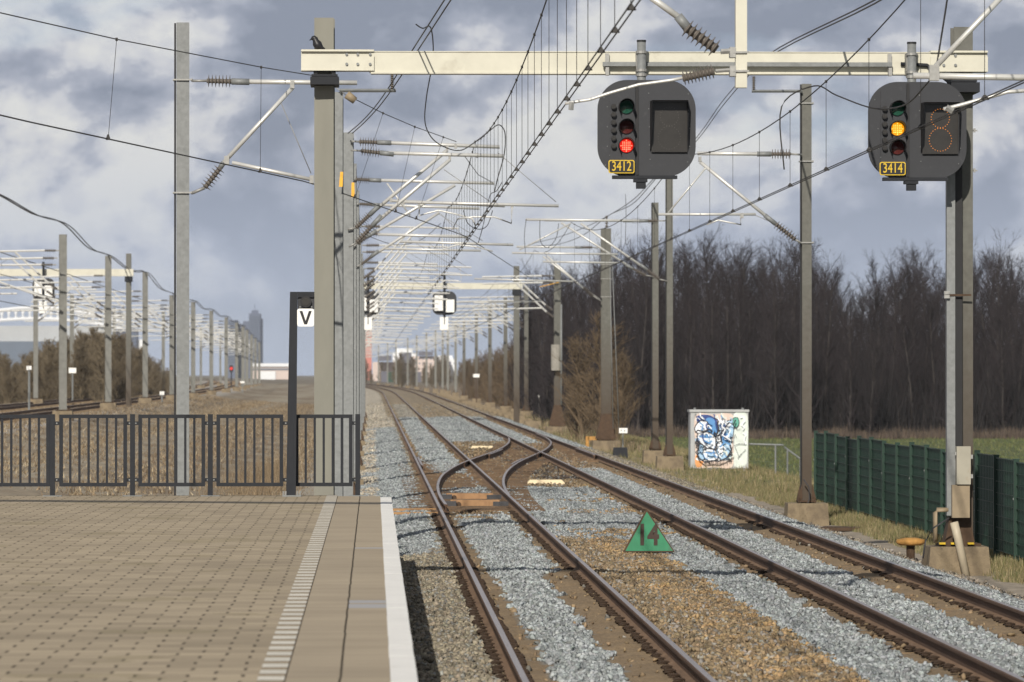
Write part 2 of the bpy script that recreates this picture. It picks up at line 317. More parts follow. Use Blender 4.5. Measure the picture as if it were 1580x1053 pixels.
def ballast():
    xs = np.arange(-2.6, 9.21, .1); ys = np.concatenate([np.arange(34, 112, .12), np.arange(112, 130, .4), np.arange(130, 420, 1.5), np.arange(420, 1201, 20)])
    X, Y = np.meshgrid(xs, ys); bd = np.vectorize(bend)(Y); x = X.ravel(); y = Y.ravel(); z = bedz(x, y); C, D = zones(x, y)
    z = np.where((y < PEND + 1) & (x < .2), -.7, z); z = np.where(D < .5, z - .006, z); sand = (np.abs(np.abs(x - T1) - .58) < .24) | (np.abs(np.abs(x - T2) - .58) < .24); z = z + np.where(sand & (D < .5), .015 * np.cos((y - 37.8) * 2 * math.pi / .6 + .6 * wob(x, y, .8, 40)) + .012, 0) * (y < 112); z = np.where((y > 92) & (y < 102) & (x > 1.3) & (x < 2.62), z - .09, z)
    nx, ny = len(xs), len(ys); me = bpy.data.meshes.new('ballast_bed'); idx = np.arange(nx * ny).reshape(ny, nx)
    me.from_pydata(np.stack([x + bd.ravel(), y, z], -1).tolist(), [], np.stack([idx[:-1, :-1], idx[:-1, 1:], idx[1:, 1:], idx[1:, :-1]], -1).reshape(-1, 4).tolist())
    a = me.color_attributes.new('zone', 'FLOAT_COLOR', 'POINT'); a.data.foreach_set('color', np.concatenate([C * np.where((D > .6) & (y < 400), .62, .92)[:, None], np.ones((nx * ny, 1))], 1).ravel())  # bed under the stones darkened, shade of the gaps put into the colour
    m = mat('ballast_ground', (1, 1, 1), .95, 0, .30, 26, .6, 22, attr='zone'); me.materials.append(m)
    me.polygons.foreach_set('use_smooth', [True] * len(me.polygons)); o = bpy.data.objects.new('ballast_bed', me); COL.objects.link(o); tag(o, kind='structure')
    # loose stones
    protos = []
    for k in range(14):
        b = bmesh.new()
        for i in range(9):
            v = Vector((random.gauss(0, 1), random.gauss(0, 1), random.gauss(0, 1))).normalized(); b.verts.new((v.x * random.uniform(.8, 1.2), v.y * random.uniform(.65, 1), v.z * random.uniform(.5, .85)))
        bmesh.ops.convex_hull(b, input=b.verts); b.verts.ensure_lookup_table(); loose = [v for v in b.verts if not v.link_faces]
        for v in loose: b.verts.remove(v)
        b.verts.index_update(); protos.append((np.array([v.co[:] for v in b.verts]), np.array([[v.index for v in f.verts] for f in b.faces]))); b.free()
    def scatter(y0, y1, dens, r0, r1):
        xmax = 1004 / F * y1 + .4; n = int(dens * (min(xmax, 8.8) + .6 - .0) * (y1 - y0))
        x = RNG.uniform(-.9, min(xmax, 8.8), n); y = RNG.uniform(y0, y1, n)
        return x, y, RNG.uniform(r0, r1, n)
    parts = [scatter(a, a + 6, 470 if a < 78 else 330, .017 if a < 78 else .022, .040 if a < 78 else .044) for a in range(36, 136, 6)] + [scatter(a, a + 8, 130, .03, .06) for a in range(138, 266, 8)] + [scatter(a, a + 12, 75, .045, .08) for a in range(266, 410, 12)]
    x = np.concatenate([p[0] for p in parts]); y = np.concatenate([p[1] for p in parts]); r = np.concatenate([p[2] for p in parts])
    C, D = zones(x, y); keep = RNG.random(len(x)) < D; keep &= ~((y < PEND + .3) & (x < PEDGE + .02)); keep &= ~((x > 1.3) & (x < 2.62) & (y > 91.8) & (y < 102)); keep &= (x - 576 / F < 1010 / F * y) & (x > -.06 * y + .0 - 1)
    for rx in (T1 - HG, T1 + HG, T2 - HG, T2 + HG): keep &= np.abs(x - rx) > .10
    x, y, r, C = x[keep], y[keep], r[keep], C[keep]; n = len(x)
    t = RNG.random((n, 1)); grey = RNG.random(n) < .16
    C = np.where(grey[:, None] & (C[:, :1] > C[:, 2:3] * 1.3), C * .45 + GREY * .5, C)
    C = C * (.45 + .85 * t) * RNG.normal(1, .018, (n, 3)); C = np.clip(C, .03, .8)
    z = bedz(x, y) + r * .45; kind = RNG.integers(0, 14, n); V = []; Fc = []; CC = []; base = 0
    for k in range(14):
        pv, pf = protos[k]; i = np.where(kind == k)[0]; m = len(i)
        q = RNG.normal(0, 1, (m, 4)); q /= np.linalg.norm(q, axis=1)[:, None]; w_, a, b, c = q.T
        Rm = np.stack([np.stack([1 - 2 * (b * b + c * c), 2 * (a * b - c * w_), 2 * (a * c + b * w_)], -1), np.stack([2 * (a * b + c * w_), 1 - 2 * (a * a + c * c), 2 * (b * c - a * w_)], -1), np.stack([2 * (a * c - b * w_), 2 * (b * c + a * w_), 1 - 2 * (a * a + b * b)], -1)], 1)
        v = np.einsum('mij,kj->mki', Rm, pv) * r[i][:, None, None] * 1.15 + np.stack([x[i], y[i], z[i]], -1)[:, None, :]
        V.append(v.reshape(-1, 3)); f = pf[None] + (np.arange(m) * len(pv))[:, None, None] + base; Fc.append(f.reshape(-1, 3)); CC.append(np.repeat(C[i], len(pv), 0)); base += m * len(pv)
    V = np.concatenate(V); Fc = np.concatenate(Fc); CC = np.concatenate(CC)
    me = bpy.data.meshes.new('gravel'); me.vertices.add(len(V)); me.vertices.foreach_set('co', V.ravel().astype(np.float32)); me.loops.add(Fc.size); me.loops.foreach_set('vertex_index', Fc.ravel().astype(np.int32))
    me.polygons.add(len(Fc)); me.polygons.foreach_set('loop_start', np.arange(0, Fc.size, 3, dtype=np.int32)); me.update(calc_edges=True)
    a = me.color_attributes.new('stone', 'FLOAT_COLOR', 'POINT'); a.data.foreach_set('color', np.concatenate([CC, np.ones((len(CC), 1))], 1).astype(np.float32).ravel())
    me.materials.append(mat('ballast_stone', (1, 1, 1), .9, 0, .12, 60, attr='stone')); o = bpy.data.objects.new('gravel', me); COL.objects.link(o)
    tag(o, 'loose grey, yellow and brown ballast stones lying between the rails', 'gravel', kind='stuff'); print('stones', n)
ballast()

# ------------------------------------------------------------------ platform
def platform():
    def nodes(name):
        m = bpy.data.materials.new(name); m.use_nodes = True; nt = m.node_tree; b = nt.nodes['Principled BSDF']; b.inputs['Roughness'].default_value = .85; b.inputs['Specular IOR Level'].default_value = .25
        N = nt.nodes.new; L = nt.links.new
        def mth(op, a, b_=None, c=None):
            n = N('ShaderNodeMath'); n.operation = op
            for k, v in enumerate((a, b_, c)):
                if v is None: continue
                if isinstance(v, (int, float)): n.inputs[k].default_value = v
                else: L(v, n.inputs[k])
            return n.outputs[0]
        tc = N('ShaderNodeTexCoord'); sp = N('ShaderNodeSeparateXYZ'); L(tc.outputs['Object'], sp.inputs[0])
        def noise(s, d=5, st=None):
            n = N('ShaderNodeTexNoise'); n.inputs['Scale'].default_value = s; n.inputs['Detail'].default_value = d; v = tc.outputs['Object']
            if st: mp = N('ShaderNodeMapping'); mp.inputs['Scale'].default_value = st; L(v, mp.inputs[0]); v = mp.outputs[0]
            L(v, n.inputs[0]); return n.outputs[0]
        def mix(f, a, c):
            x = N('ShaderNodeMix'); x.data_type = 'RGBA'; L(f, x.inputs[0])
            for s, v in ((6, a), (7, c)):
                if isinstance(v, tuple): x.inputs[s].default_value = (*v, 1)
                else: L(v, x.inputs[s])
            return x.outputs[2]
        return m, nt, b, N, L, mth, sp, noise, mix
    m, nt, b, N, L, mth, sp, noise, mix = nodes('concrete_pavers')
    X, Y = sp.outputs[0], sp.outputs[1]; wv = mth('MULTIPLY', mth('SUBTRACT', noise(1.2, 3), .5), .05); X2 = mth('ADD', X, wv); Y2 = mth('ADD', Y, wv)
    row = mth('FLOOR', mth('DIVIDE', Y2, .3)); xo = mth('ADD', X2, mth('MULTIPLY', mth('MODULO', row, 2), .15)); fx = mth('FRACT', mth('DIVIDE', xo, .3)); fy = mth('FRACT', mth('DIVIDE', Y2, .3))
    jx = mth('LESS_THAN', fx, .068); inside = mth('MULTIPLY', mth('GREATER_THAN', fy, .14), mth('LESS_THAN', fy, .90)); dash = mth('MULTIPLY', jx, inside)
    wn = N('ShaderNodeTexWhiteNoise'); wn.noise_dimensions = '2D'; cx = N('ShaderNodeCombineXYZ'); L(mth('FLOOR', mth('DIVIDE', xo, .3)), cx.inputs[0]); L(row, cx.inputs[1]); L(cx.outputs[0], wn.inputs[0])
    tone = mth('ADD', mth('MULTIPLY', wn.outputs[0], .26), mth('ADD', mth('MULTIPLY', noise(.45, 7), .55), .575)); tone = mth('MULTIPLY', tone, mth('ADD', mth('MULTIPLY', noise(1, 5, (.5, 9, 1)), .22), .89))
    v = N('ShaderNodeVectorMath'); v.operation = 'MULTIPLY'; v.inputs[0].default_value = (.365, .302, .215); L(tone, v.inputs[1])
    jy = mth('MULTIPLY', mth('MULTIPLY', mth('LESS_THAN', fy, .06), noise(1.7, 4)), 1.25)
    c = mix(jy, v.outputs[0], (.16, .12, .075)); c = mix(mth('MULTIPLY', dash, mth('MULTIPLY', mth('ADD', noise(9, 4), .35), .95)), c, (.05, .036, .02))
    moss = mth('MULTIPLY', mth('GREATER_THAN', noise(.9, 7), .60), .35); c = mix(moss, c, (.2, .17, .09)); L(c, b.inputs['Base Color'])
    bp = N('ShaderNodeBump'); bp.inputs['Strength'].default_value = .25; bp.inputs['Distance'].default_value = .01; L(noise(70, 5), bp.inputs['Height']); L(bp.outputs[0], b.inputs['Normal'])
    struct(MB().bx(-14, -.645, 10, PEND, -.9, PTOP), 'platform', m)
    # tactile strip
    m, nt, b, N, L, mth, sp, noise, mix = nodes('ribbed_tactile_tiles')
    fy = mth('FRACT', mth('DIVIDE', mth('ADD', sp.outputs[1], mth('MULTIPLY', noise(2.0, 3), .03)), .6)); wh = mth('LESS_THAN', fy, .57); drk = mth('GREATER_THAN', fy, .93)
    tn = mth('ADD', mth('MULTIPLY', noise(2.5, 7), .5), .7); v = N('ShaderNodeVectorMath'); v.operation = 'MULTIPLY'; v.inputs[0].default_value = (.63, .60, .53); L(tn, v.inputs[1])
    c = mix(wh, (.30, .245, .17), v.outputs[0]); c = mix(mth('MULTIPLY', drk, .6), c, (.1, .075, .05)); L(c, b.inputs['Base Color'])  # dark lines paint the shadow in the gaps between tiles
    struct(MB().bx(-.645, -.495, 10, PEND, -.9, PTOP + .004), 'tactile_strip', m)
    m, nt, b, N, L, mth, sp, noise, mix = nodes('edge_slabs')
    X, Y = sp.outputs[0], sp.outputs[1]; jn = mth('LESS_THAN', mth('ABSOLUTE', mth('ADD', mth('ADD', X, .185), mth('MULTIPLY', mth('SUBTRACT', noise(2, 6), .5), .02))), .007)
    jl = mth('MULTIPLY', mth('LESS_THAN', mth('FRACT', mth('DIVIDE', Y, .62)), .035), .4)
    lef = mth('LESS_THAN', X, -.487); tn = mth('MULTIPLY', mth('ADD', mth('MULTIPLY', noise(.8, 7), .5), .74), mth('ADD', mth('MULTIPLY', noise(1, 5, (.4, 8, 1)), .5), .75))
    v = N('ShaderNodeVectorMath'); v.operation = 'MULTIPLY'; v.inputs[0].default_value = (.37, .308, .225); L(tn, v.inputs[1])
    c = mix(jl, v.outputs[0], (.18, .135, .085)); c = mix(jn, c, (.05, .038, .02)); c = mix(lef, c, (.06, .045, .025))
    for y0, y1 in ((35.3, 35.9), (36.05, 36.5), (47.2, 47.5)):
        st = mth('MULTIPLY', mth('MULTIPLY', mth('GREATER_THAN', Y, y0), mth('LESS_THAN', Y, y1)), mth('GREATER_THAN', X, -.18)); c = mix(mth('MULTIPLY', st, .8), c, (.36, .37, .40))
    L(c, b.inputs['Base Color']); struct(MB().bx(-.495, .095, 10, PEND - .5, -.9, PTOP + .001), 'platform_edge', m)
    mm = mat('white_edge_paint', (.80, .79, .76), .7, 0, .06, 2.5, .35, 60, stain=((.52, .46, .37), 3.2, .64, .6))
    cp = MB()
    for k in range(47):      # coping stones of about 1.2 m, set with hairline offsets
        y0 = 10 + k * 1.2
        if y0 > 65.5: break
        dx = random.uniform(-.0015, .0015); cp.bx(.095 + dx, PEDGE + dx, y0, y0 + 1.196, .45, PTOP + .006 + random.uniform(0, .0015))
    struct(cp, 'platform_coping', mm); struct(MB().bx(.0951, .2, 10, PEND - .6, -.9, .449), 'platform_wall', M['concg'])
platform()

# ------------------------------------------------------------------ tracks
PROF = [(-.070, -.159), (.070, -.159), (.070, -.148), (.014, -.128), (.010, -.045), (.036, -.034), (.036, -.010), (.027, 0), (-.027, 0), (-.036, -.010), (-.036, -.034), (-.010, -.045), (-.014, -.128), (-.070, -.148)]
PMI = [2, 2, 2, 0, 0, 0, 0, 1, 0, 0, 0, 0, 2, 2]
def path_for(x0, ys, bf=bend, z=0.0): return [(x0 + bf(y), y, z) for y in ys]
YS = list(np.arange(24, 560, 12)) + list(np.arange(560, 1201, 20))
def sleeper_mesh(w=2.52):
    mb = MB(); vs = []
    for sx in (-1, 1):
        mb.frus((sx * .78, 0, -.36), (.96, .26), (.92, .19), .174)
    mb.box((0, 0, -.285), (.66, .20, .14)); return mb
def clip_mesh():
    mb = MB(); 
    for sy in (-1, 1):
        pts = [(.0, sy * .035, .02), (.05, sy * .05, .032), (.09, sy * .07, .026), (.105, sy * .095, .008), (.08, sy * .11, .018), (.03, sy * .09, .02)]
        mb.tube(pts, .009, 6)
    mb.box((.06, 0, .004), (.08, .09, .02)); return mb
clipP = None
def track(label, xc, nslp, group, near, skip=lambda y: False, z=0.0, bf=bend, y0=36.0):
    t = thing('railway_track', (xc, y0, z), label, 'railway track', group)
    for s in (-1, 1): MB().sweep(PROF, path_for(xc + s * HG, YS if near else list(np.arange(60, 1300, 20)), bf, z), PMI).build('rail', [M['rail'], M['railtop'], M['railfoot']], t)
    if not near:
        mb = MB()
        for k in range(700):
            y = 100 + k * .6 * (1 + k / 500); 
            if y > 1200: break
            mb.box((xc + bf(y), y, z - .2), (2.5, .24, .1))
        tag(mb.build('sleeper', M['sleeper'], t), kind='stuff'); return t
    sm = sleeper_mesh().build('sleeper', M['sleeper'], t); sm.location = (0, 0, 0)
    cm = clip_mesh().build('rail_clip', M['clip'], t, True)
    me, ce = sm.data, cm.data
    # proto meshes were shifted by the parent's base; undo
    for d in (me, ce):
        for v in d.vertices: v.co += Vector(t['_w'])
    bpy.data.objects.remove(sm); bpy.data.objects.remove(cm); n = 0; y = y0 + 1.8; rest = MB()
    base = sleeper_mesh()
    while y < 330:
        yy = y + random.uniform(-.03, .03)
        if not skip(yy):
            if n < nslp:
                s = bpy.data.objects.new('sleeper', me); COL.objects.link(s); s.parent = t; s.location = (random.uniform(-.02, .02), yy - y0, random.uniform(-.008, .004)); s.rotation_euler = (0, 0, random.uniform(-.012, .012))
                for rx, sg in ((-HG, -1), (-HG, 1), (HG, -1), (HG, 1)):
                    c = bpy.data.objects.new('rail_clip', ce); COL.objects.link(c); c.parent = s; c.location = (rx + sg * .055, 0, -.165); c.rotation_euler = (0, 0, 0 if sg > 0 else math.pi)
                n += 1
            else: rest.add([(v[0] + xc, v[1] + yy, v[2] + z) for v in base.v], base.f)
        y += .6
    tag(rest.build('sleeper', M['sleeper'], t), kind='stuff')
    return t
track('main line nearest the platform, two rails running straight out from the lower middle', T1, 98, 'main line tracks', True)
track('main line on the right, two rails passing left of the green fence', T2, 98, 'main line tracks', True)
track('distant track at far left nearer to the grey masts', -15.8, 0, 'tracks of the other line', False, z=.66, bf=bendL)
track('distant track at far left nearer to the brown scrub', -20.0, 0, 'tracks of the other line', False, z=.66, bf=bendL)
M['rustbox'] = mat('rusty_steel_box', (.33, .19, .095), .8, 0, .25, 5, .2, 40, stain=((.2, .11, .06), 4, .52, .6))
M['bearer'] = mat('oiled_timber', (.15, .098, .058), .9, 0, .4, 3, .5, 30, stain=((.07, .05, .035), 2, .5, .7))
def crossover():
    ya, yb, s = 93.0, 196.0, 1 / 14.0; tot = T2 - T1; LM = tot / s; L2 = (yb - ya) - LM; Mid = (yb - ya) - 2 * L2
    def xc(y):
        u = y - ya
        if u <= 0: return T1
        if u < L2: return T1 + s * u * u / (2 * L2)
        if u < L2 + Mid: return T1 + s * L2 / 2 + s * (u - L2)
        q = yb - y
        return T2 if q <= 0 else T2 - s * q * q / (2 * L2)
    t = thing('crossover_track', (T1, ya, 0), 'crossover curving from the platform track over to the right track', 'railway track')
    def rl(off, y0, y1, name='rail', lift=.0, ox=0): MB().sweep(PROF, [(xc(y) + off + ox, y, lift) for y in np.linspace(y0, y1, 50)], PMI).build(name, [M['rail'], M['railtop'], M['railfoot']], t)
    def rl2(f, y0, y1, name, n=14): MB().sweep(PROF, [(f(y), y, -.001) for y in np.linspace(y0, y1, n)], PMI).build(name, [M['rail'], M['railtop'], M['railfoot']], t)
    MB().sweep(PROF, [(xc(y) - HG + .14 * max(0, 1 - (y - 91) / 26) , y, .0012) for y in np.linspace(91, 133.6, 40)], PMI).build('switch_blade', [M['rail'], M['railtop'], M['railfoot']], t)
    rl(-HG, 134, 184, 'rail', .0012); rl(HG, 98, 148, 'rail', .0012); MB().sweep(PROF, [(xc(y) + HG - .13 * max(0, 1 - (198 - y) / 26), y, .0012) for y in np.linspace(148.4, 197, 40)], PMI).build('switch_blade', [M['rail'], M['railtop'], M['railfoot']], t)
    rl2(lambda y: T1 - HG + .085 + .03 * max(0, abs(y - 136) - 5.5), 129.5, 142.5, 'check_rail'); rl2(lambda y: T2 + HG - .085 - .03 * max(0, abs(y - 152) - 5.5), 145.5, 158.5, 'check_rail')
    rl2(lambda y: xc(y) + HG - .1, 131, 140, 'check_rail'); rl2(lambda y: xc(y) - HG + .1, 147, 157, 'check_rail')
    n = 0                        # long bearers under the switch
    for k in range(int(108 / .6)):
        y = 90 + k * .6
        if n >= 99: break
        if k % 2 and 118 < y < 172: continue
        lo, hi = (T1 - 1.28, xc(y) + 1.3) if y < 143 else (xc(y) - 1.3, T2 + 1.28)
        if hi - lo < 2.65 and (y < 92 or y > 195): continue
        mb = MB(); mb.box(((lo + hi) / 2, y, -.212), (hi - lo, .27, .15), random.uniform(-.01, .01)); mb.build('bearer', M['bearer'], t); n += 1
    for y, z0 in ((95.2, -.130), (100.4, -.130)):     # hollow steel bearers with the point motor rods
        b = MB(); b.bx(T1 - .46, T1 + .50, y - .13, y + .13, z0 - .06, z0 + .105); b.bx(T1 - .62, T1 - .46, y - .10, y + .10, z0 - .05, z0 + .04); b.bx(T1 + .5, T1 + .66, y - .10, y + .10, z0 - .05, z0 + .04)
        b.build('hollow_bearer', M['rustbox'], t)
        d = MB(); d.box((T1 - .48, y - .22, z0 + .02), (.26, .2, .13)); d.box((T1 + .52, y - .2, z0 + .02), (.3, .2, .11)); d.tube([(T1 - .6, y - .3, z0 - .02), (T1 + .6, y - .3, z0 - .02)], .013); d.build('point_rod', M['dark'], t)
        a = MB(); a.tube([(T1 - .3, y - .1302, z0 + .02), (T1 - .3, y - .15, z0 + .02)], .05, 12); a.build('hollow_bearer_cap', M['rust'], t)
    for y in (90.2, 92.6): MB().box((T1 - 1.45, y, -.19), (1.35, .26, .14)).build('bearer', M['timber'], t)
crossover()

# ------------------------------------------------------------------ masts and cantilevers
def hsec(mb, x, y, z0, z1, w, rot, tf=.016, tw=.011, d=None, mi=0):
    d = d or w; c, s = math.cos(rot), math.sin(rot); h = w / 2; e = d / 2
    pr = [(-h, -e), (h, -e), (h, -e + tf), (tw, -e + tf), (tw, e - tf), (h, e - tf), (h, e), (-h, e), (-h, e - tf), (-tw, e - tf), (-tw, -e + tf), (-h, -e + tf)]
    n = 12; vs = [(x + c * a - s * b, y + s * a + c * b, z) for z in (z0, z1) for a, b in pr]
    return mb.add(vs, [(0, 1, 2, 11), (3, 4, 9, 10), (5, 6, 7, 8), (12, 23, 14, 13), (15, 22, 21, 16), (17, 20, 19, 18)] + [(k, (k + 1) % n, n + (k + 1) % n, n + k) for k in range(n)], mi)
def mast(X, Y, ztop, zb, label, w=.22, rot=R(-13), mtl='mast', fh=.42, group=None, base=True, fw=.85, gusset=True, name='catenary_mast', strip=False):
    t = thing(name, (X, Y, zb), label, 'mast', group)
    mb = MB(); hsec(mb, X, Y, zb + fh, ztop, w, rot); mb.build('post', M[mtl], t)
    if strip: MB().bx(X - w / 2 - .036 * w / .22, X - w / 2 - .004, Y - w / 2 + .01, Y - w / 2 + .06, zb + fh + .04, ztop - .01).build('dark_strip', M['black'], t)  # dark strip added down the left edge of the post
    if base:
        MB().frus((X, Y, zb - .3), (fw * 1.02, fw), (fw * .92, fw * .9), fh + .3).build('foundation', M['conc'], t)
        p = MB(); p.box((X, Y, zb + fh + .035), (w * 1.9, w * 1.9, .03), rot)
        if gusset:
            for sx in (-1, 1):
                for sy in (-1, 1):
                    q = Matrix.Rotation(rot, 3, 'Z'); o = Vector((X, Y, zb + fh + .05)); dy = sy * (w / 2 + .008)
                    a = [Vector((sx * w * .5, dy, 0)), Vector((sx * w * .92, dy, 0)), Vector((sx * w * .92, dy, .05)), Vector((sx * w * .55, dy, .32)), Vector((sx * w * .5, dy, .32))]
                    a = [o + q @ v for v in a]; b = [v + q @ Vector((0, sy * .014, 0)) for v in a]
                    p.add(a + b, [(0, 1, 2, 3, 4), (9, 8, 7, 6, 5)] + [(k, (k + 1) % 5, 5 + (k + 1) % 5, 5 + k) for k in range(5)])
        for sx in (-1, 1):
            for sy in (-1, 1): p.tube([(X + sx * w * .8, Y + sy * w * .8, zb + fh), (X + sx * w * .8, Y + sy * w * .8, zb + fh + .1)], .022, 6)
        p.build('base_plate', M['rust'], t)
    return t
def band(t, x, y, z, w): 
    m = MB(); m.bx(x - w / 2 - .03, x + w / 2 + .03, y - w / 2 - .025, y - w / 2 - .002, z - .012, z + .012); m.bx(x - w / 2 - .035, x - w / 2 - .012, y - w / 2 - .001, y + w / 2, z - .012, z + .012); m.bx(x + w / 2 + .012, x + w / 2 + .035, y - w / 2 - .001, y + w / 2, z - .02, z + .02)
    m.build('mast_band', M['fit'], t)
def insul(t, a, b, r0=.034, r1=.098, n=7): MB().ribs(a, b, r0, r1, n).build('insulator', M['ins'], t, True)
def pl(pts, Y): return [P(x, y, Y) for x, y in pts]
def ptube(t, name, pts, Y, r, m='tube', n=8): return MB().tube(pl(pts, Y), r, n).build(name, M[m], t, True)
def clamp(t, p, r=.05): MB().box(p, (r * 1.1, r * 1.9, r * 2.0)).build('clamp', M['fit'], t)
def armpx(t, Y, attach, i0, i1, tend, r=.037, n=7):
    """mast fitting, insulator and tube drawn from the mast outwards"""
    ptube(t, 'mast_fitting', [attach, i0], Y, .022, 'fit', 6); a, b = P(*i0, Y), P(*i1, Y); insul(t, a, b, n=n)
    d = (b - a).normalized(); MB().tube([b, b + d * .28], r * 1.35, 8).build('tube_socket', M['galv'], t, True)
    ptube(t, 'bracket_tube', [i1, tend], Y, r)
def steady(t, Y, pts, r=.03): ptube(t, 'steady_tube', pts, Y, r)
def stay(t, Y, pts): ptube(t, 'stay_wire', pts, Y, .007, 'fit', 5)
def reg(t, Y, pts): ptube(t, 'registration_arm', pts, Y, .018, 'tube', 6)
def generic(t, X, Y, xc, side, dz=0.0, simple=False, hi=7.12):
    """cantilever from a mast at X over the track centre xc (side +1: reaches right)"""
    r = .032 if Y < 190 else .048; e = xc + side * .75; x0 = X + side * .14; z = hi + dz
    q = lambda u, v: (u, Y - .2, v)
    MB().tube([q(x0, z), q(x0 + side * .35, z)], .03, 5).build('mast_fitting', M['fit'], t)
    MB().ribs(q(x0 + side * .15, z), q(x0 + side * .62, z), .034, .085, 6, 8).build('insulator', M['ins'], t)
    mb = MB(); mb.tube([q(x0 + side * .62, z), q(e, z - .06)], r, 6); mb.build('bracket_tube', M['tube'], t)
    xk = X + side * (abs(xc - X) * .70); 
    MB().ribs(q(x0 + side * .1, z - 1.65), q(x0 + side * .45, z - 1.4), .034, .085, 6, 8).build('insulator', M['ins'], t)
    MB().tube([q(x0 + side * .45, z - 1.4), q(xk, z - .06)], r, 6).build('bracket_tube', M['tube'], t)
    a = X + side * (abs(xc - X) * .28)
    MB().tube([q(a, z - 1.22), q(xc + side * 1.15, z - 1.30)], r * .85, 6).build('steady_tube', M['tube'], t)
    if not simple:
        MB().tube([q(xk - side * .1, z - .15), q(xc + side * 1.0, z - 1.28)], .007, 4).build('stay_wire', M['fit'], t)
        MB().tube([q(xc + side * .8, z - 1.3), q(xc + side * .8, z - 1.5), q(xc + side * .3, z - 1.46), q(xc - side * .1, z - 1.72)], .016, 5).build('registration_arm', M['tube'], t)
ORD = ['first', 'second', 'third', 'fourth', 'fifth', 'sixth', 'seventh', 'eighth', 'ninth', 'tenth', 'eleventh', 'twelfth', 'thirteenth', 'fourteenth', 'fifteenth', 'sixteenth', 'seventeenth', 'eighteenth', 'nineteenth', 'twentieth']

# big galvanised mast at left, behind the railing
Y = 76.0; p = P(282, 600, Y); t = mast(p.x, Y, 7.93, -.45, 'tall galvanised mast at left rising behind the railing, bracket reaching right', w=.20, rot=R(2), mtl='galv', strip=True)
armpx(t, Y - .2, (297, 125), (319, 125), (357, 126), (551, 128)); ptube(t, 'bracket_tube', [(451, 136), (345, 251)], Y - .2, .034)
insul(t, P(340, 259, Y - .2), P(316, 290, Y - .2)); ptube(t, 'mast_fitting', [(316, 290), (297, 298)], Y - .2, .025, 'fit'); ptube(t, 'bracket_tube', [(345, 251), (340, 259)], Y - .2, .04, 'galv')
steady(t, Y - .25, [(358, 251), (484, 278)], .03); stay(t, Y - .25, [(434, 160), (480, 268)]); clamp(t, P(451, 131, Y - .2), .06); clamp(t, P(350, 248, Y - .2), .07); clamp(t, P(481, 277, Y - .25), .06)
reg(t, Y - .25, [(481, 277), (483, 285)])
for py in (124, 298): band(t, p.x, Y, P(282, py, Y).z, .235)

# left row along the nearer track: second from front carries the first pair of brackets
LX = -.55
t = mast(P(519, 300, 80).x, 80, P(519, 143, 80).z, -.5, 'grey mast half hidden right behind the olive gantry column', rot=R(-3), mtl='galv', fw=.6)
m = MB(); m.tube(pl([(524, 140), (611, 140)], 79.8), .03, 4); m.build('feeder_arm', M['galv'], t); insul(t, P(605, 138, 79.8), P(605, 113, 79.8), .02, .045, 8)
ptube(t, 'anchor_insulator', [(535, 146), (548, 156)], 79.8, [.07, .06], 'boxbrown'); stay(t, 79.8, [(515, 133), (534, 147)])
o = MB().plate([(x, z) for x, z in [(P(523, 265, 79.7).x, P(0, 288, 79.7).z), (P(528.5, 265, 79.7).x, P(0, 288, 79.7).z), (P(529.5, 265, 79.7).x, P(0, 265, 79.7).z), (P(525, 265, 79.7).x, P(0, 265, 79.7).z)]], 79.68, 79.69); o.build('number_tag', M['tag'], t)
Y = 97.0; t = mast(P(537, 300, Y).x, Y, P(537, 205, Y).z, -.5, 'grey mast at left carrying the two nearest insulated brackets over the platform track', rot=R(-3), mtl='galv', fw=.6)
armpx(t, Y - .2, (540, 218), (554, 219), (582, 220), (771, 227)); armpx(t, Y - .9, (541, 232), (557, 233), (586, 236), (777, 241))
for Yq, a, i0, i1, e in ((Y - .2, (536, 354), (549, 352), (570, 332), (690, 232)), (Y - .9, (538, 381), (550, 375), (574, 349), (694, 247))): armpx(t, Yq, a, i0, i1, e, .036, 8)
steady(t, Y - .2, [(604, 310), (779, 318)], .03); steady(t, Y - .9, [(624, 312), (862, 318)], .03)
stay(t, Y - .2, [(768, 236), (858, 312)]); stay(t, Y - .9, [(685, 262), (757, 312)])
reg(t, Y - .2, [(647, 320), (647, 333), (660, 329), (677, 325), (705, 331), (729, 338), (734, 349)]); reg(t, Y - .9, [(790, 320), (789, 345), (763, 335), (730, 335), (706, 338), (698, 355)])
for q in ((690, 229), (694, 244), (603, 309), (623, 312), (647, 318), (790, 318), (703, 226), (736, 240)): clamp(t, P(*q, Y - .5), .045)
o = MB().plate([(P(a, b, 96.6).x, P(a, b, 96.6).z) for a, b in ((542, 305), (547.5, 305), (546.5, 282), (542.5, 282))], 96.58, 96.59); o.build('number_tag', M['tag'], t)
Y = 116.0; t = mast(P(543, 300, Y).x, Y, 7.45, -.5, 'grey mast at left with a bracket braced by a short slanting strut', rot=R(-3), mtl='galv', fw=.6)
armpx(t, Y - .2, (543, 277), (549, 277), (570, 278), (763, 283)); armpx(t, Y - .2, (543, 383), (551, 376), (566, 366), (702, 286)); steady(t, Y - .2, [(583, 362), (723, 366)]); steady(t, Y - .6, [(617, 373), (792, 378)])
steady(t, Y - .2, [(597, 283), (633, 333)], .02); stay(t, Y - .2, [(676, 330), (745, 372)]); reg(t, Y - .2, [(682, 368), (684, 385), (705, 378), (735, 381), (760, 388)])
Y = 133.0; t = mast(P(548, 300, Y).x, Y, 7.45, -.5, 'grey mast at left just beyond the braced bracket', rot=R(-3), mtl='galv', fw=.6)
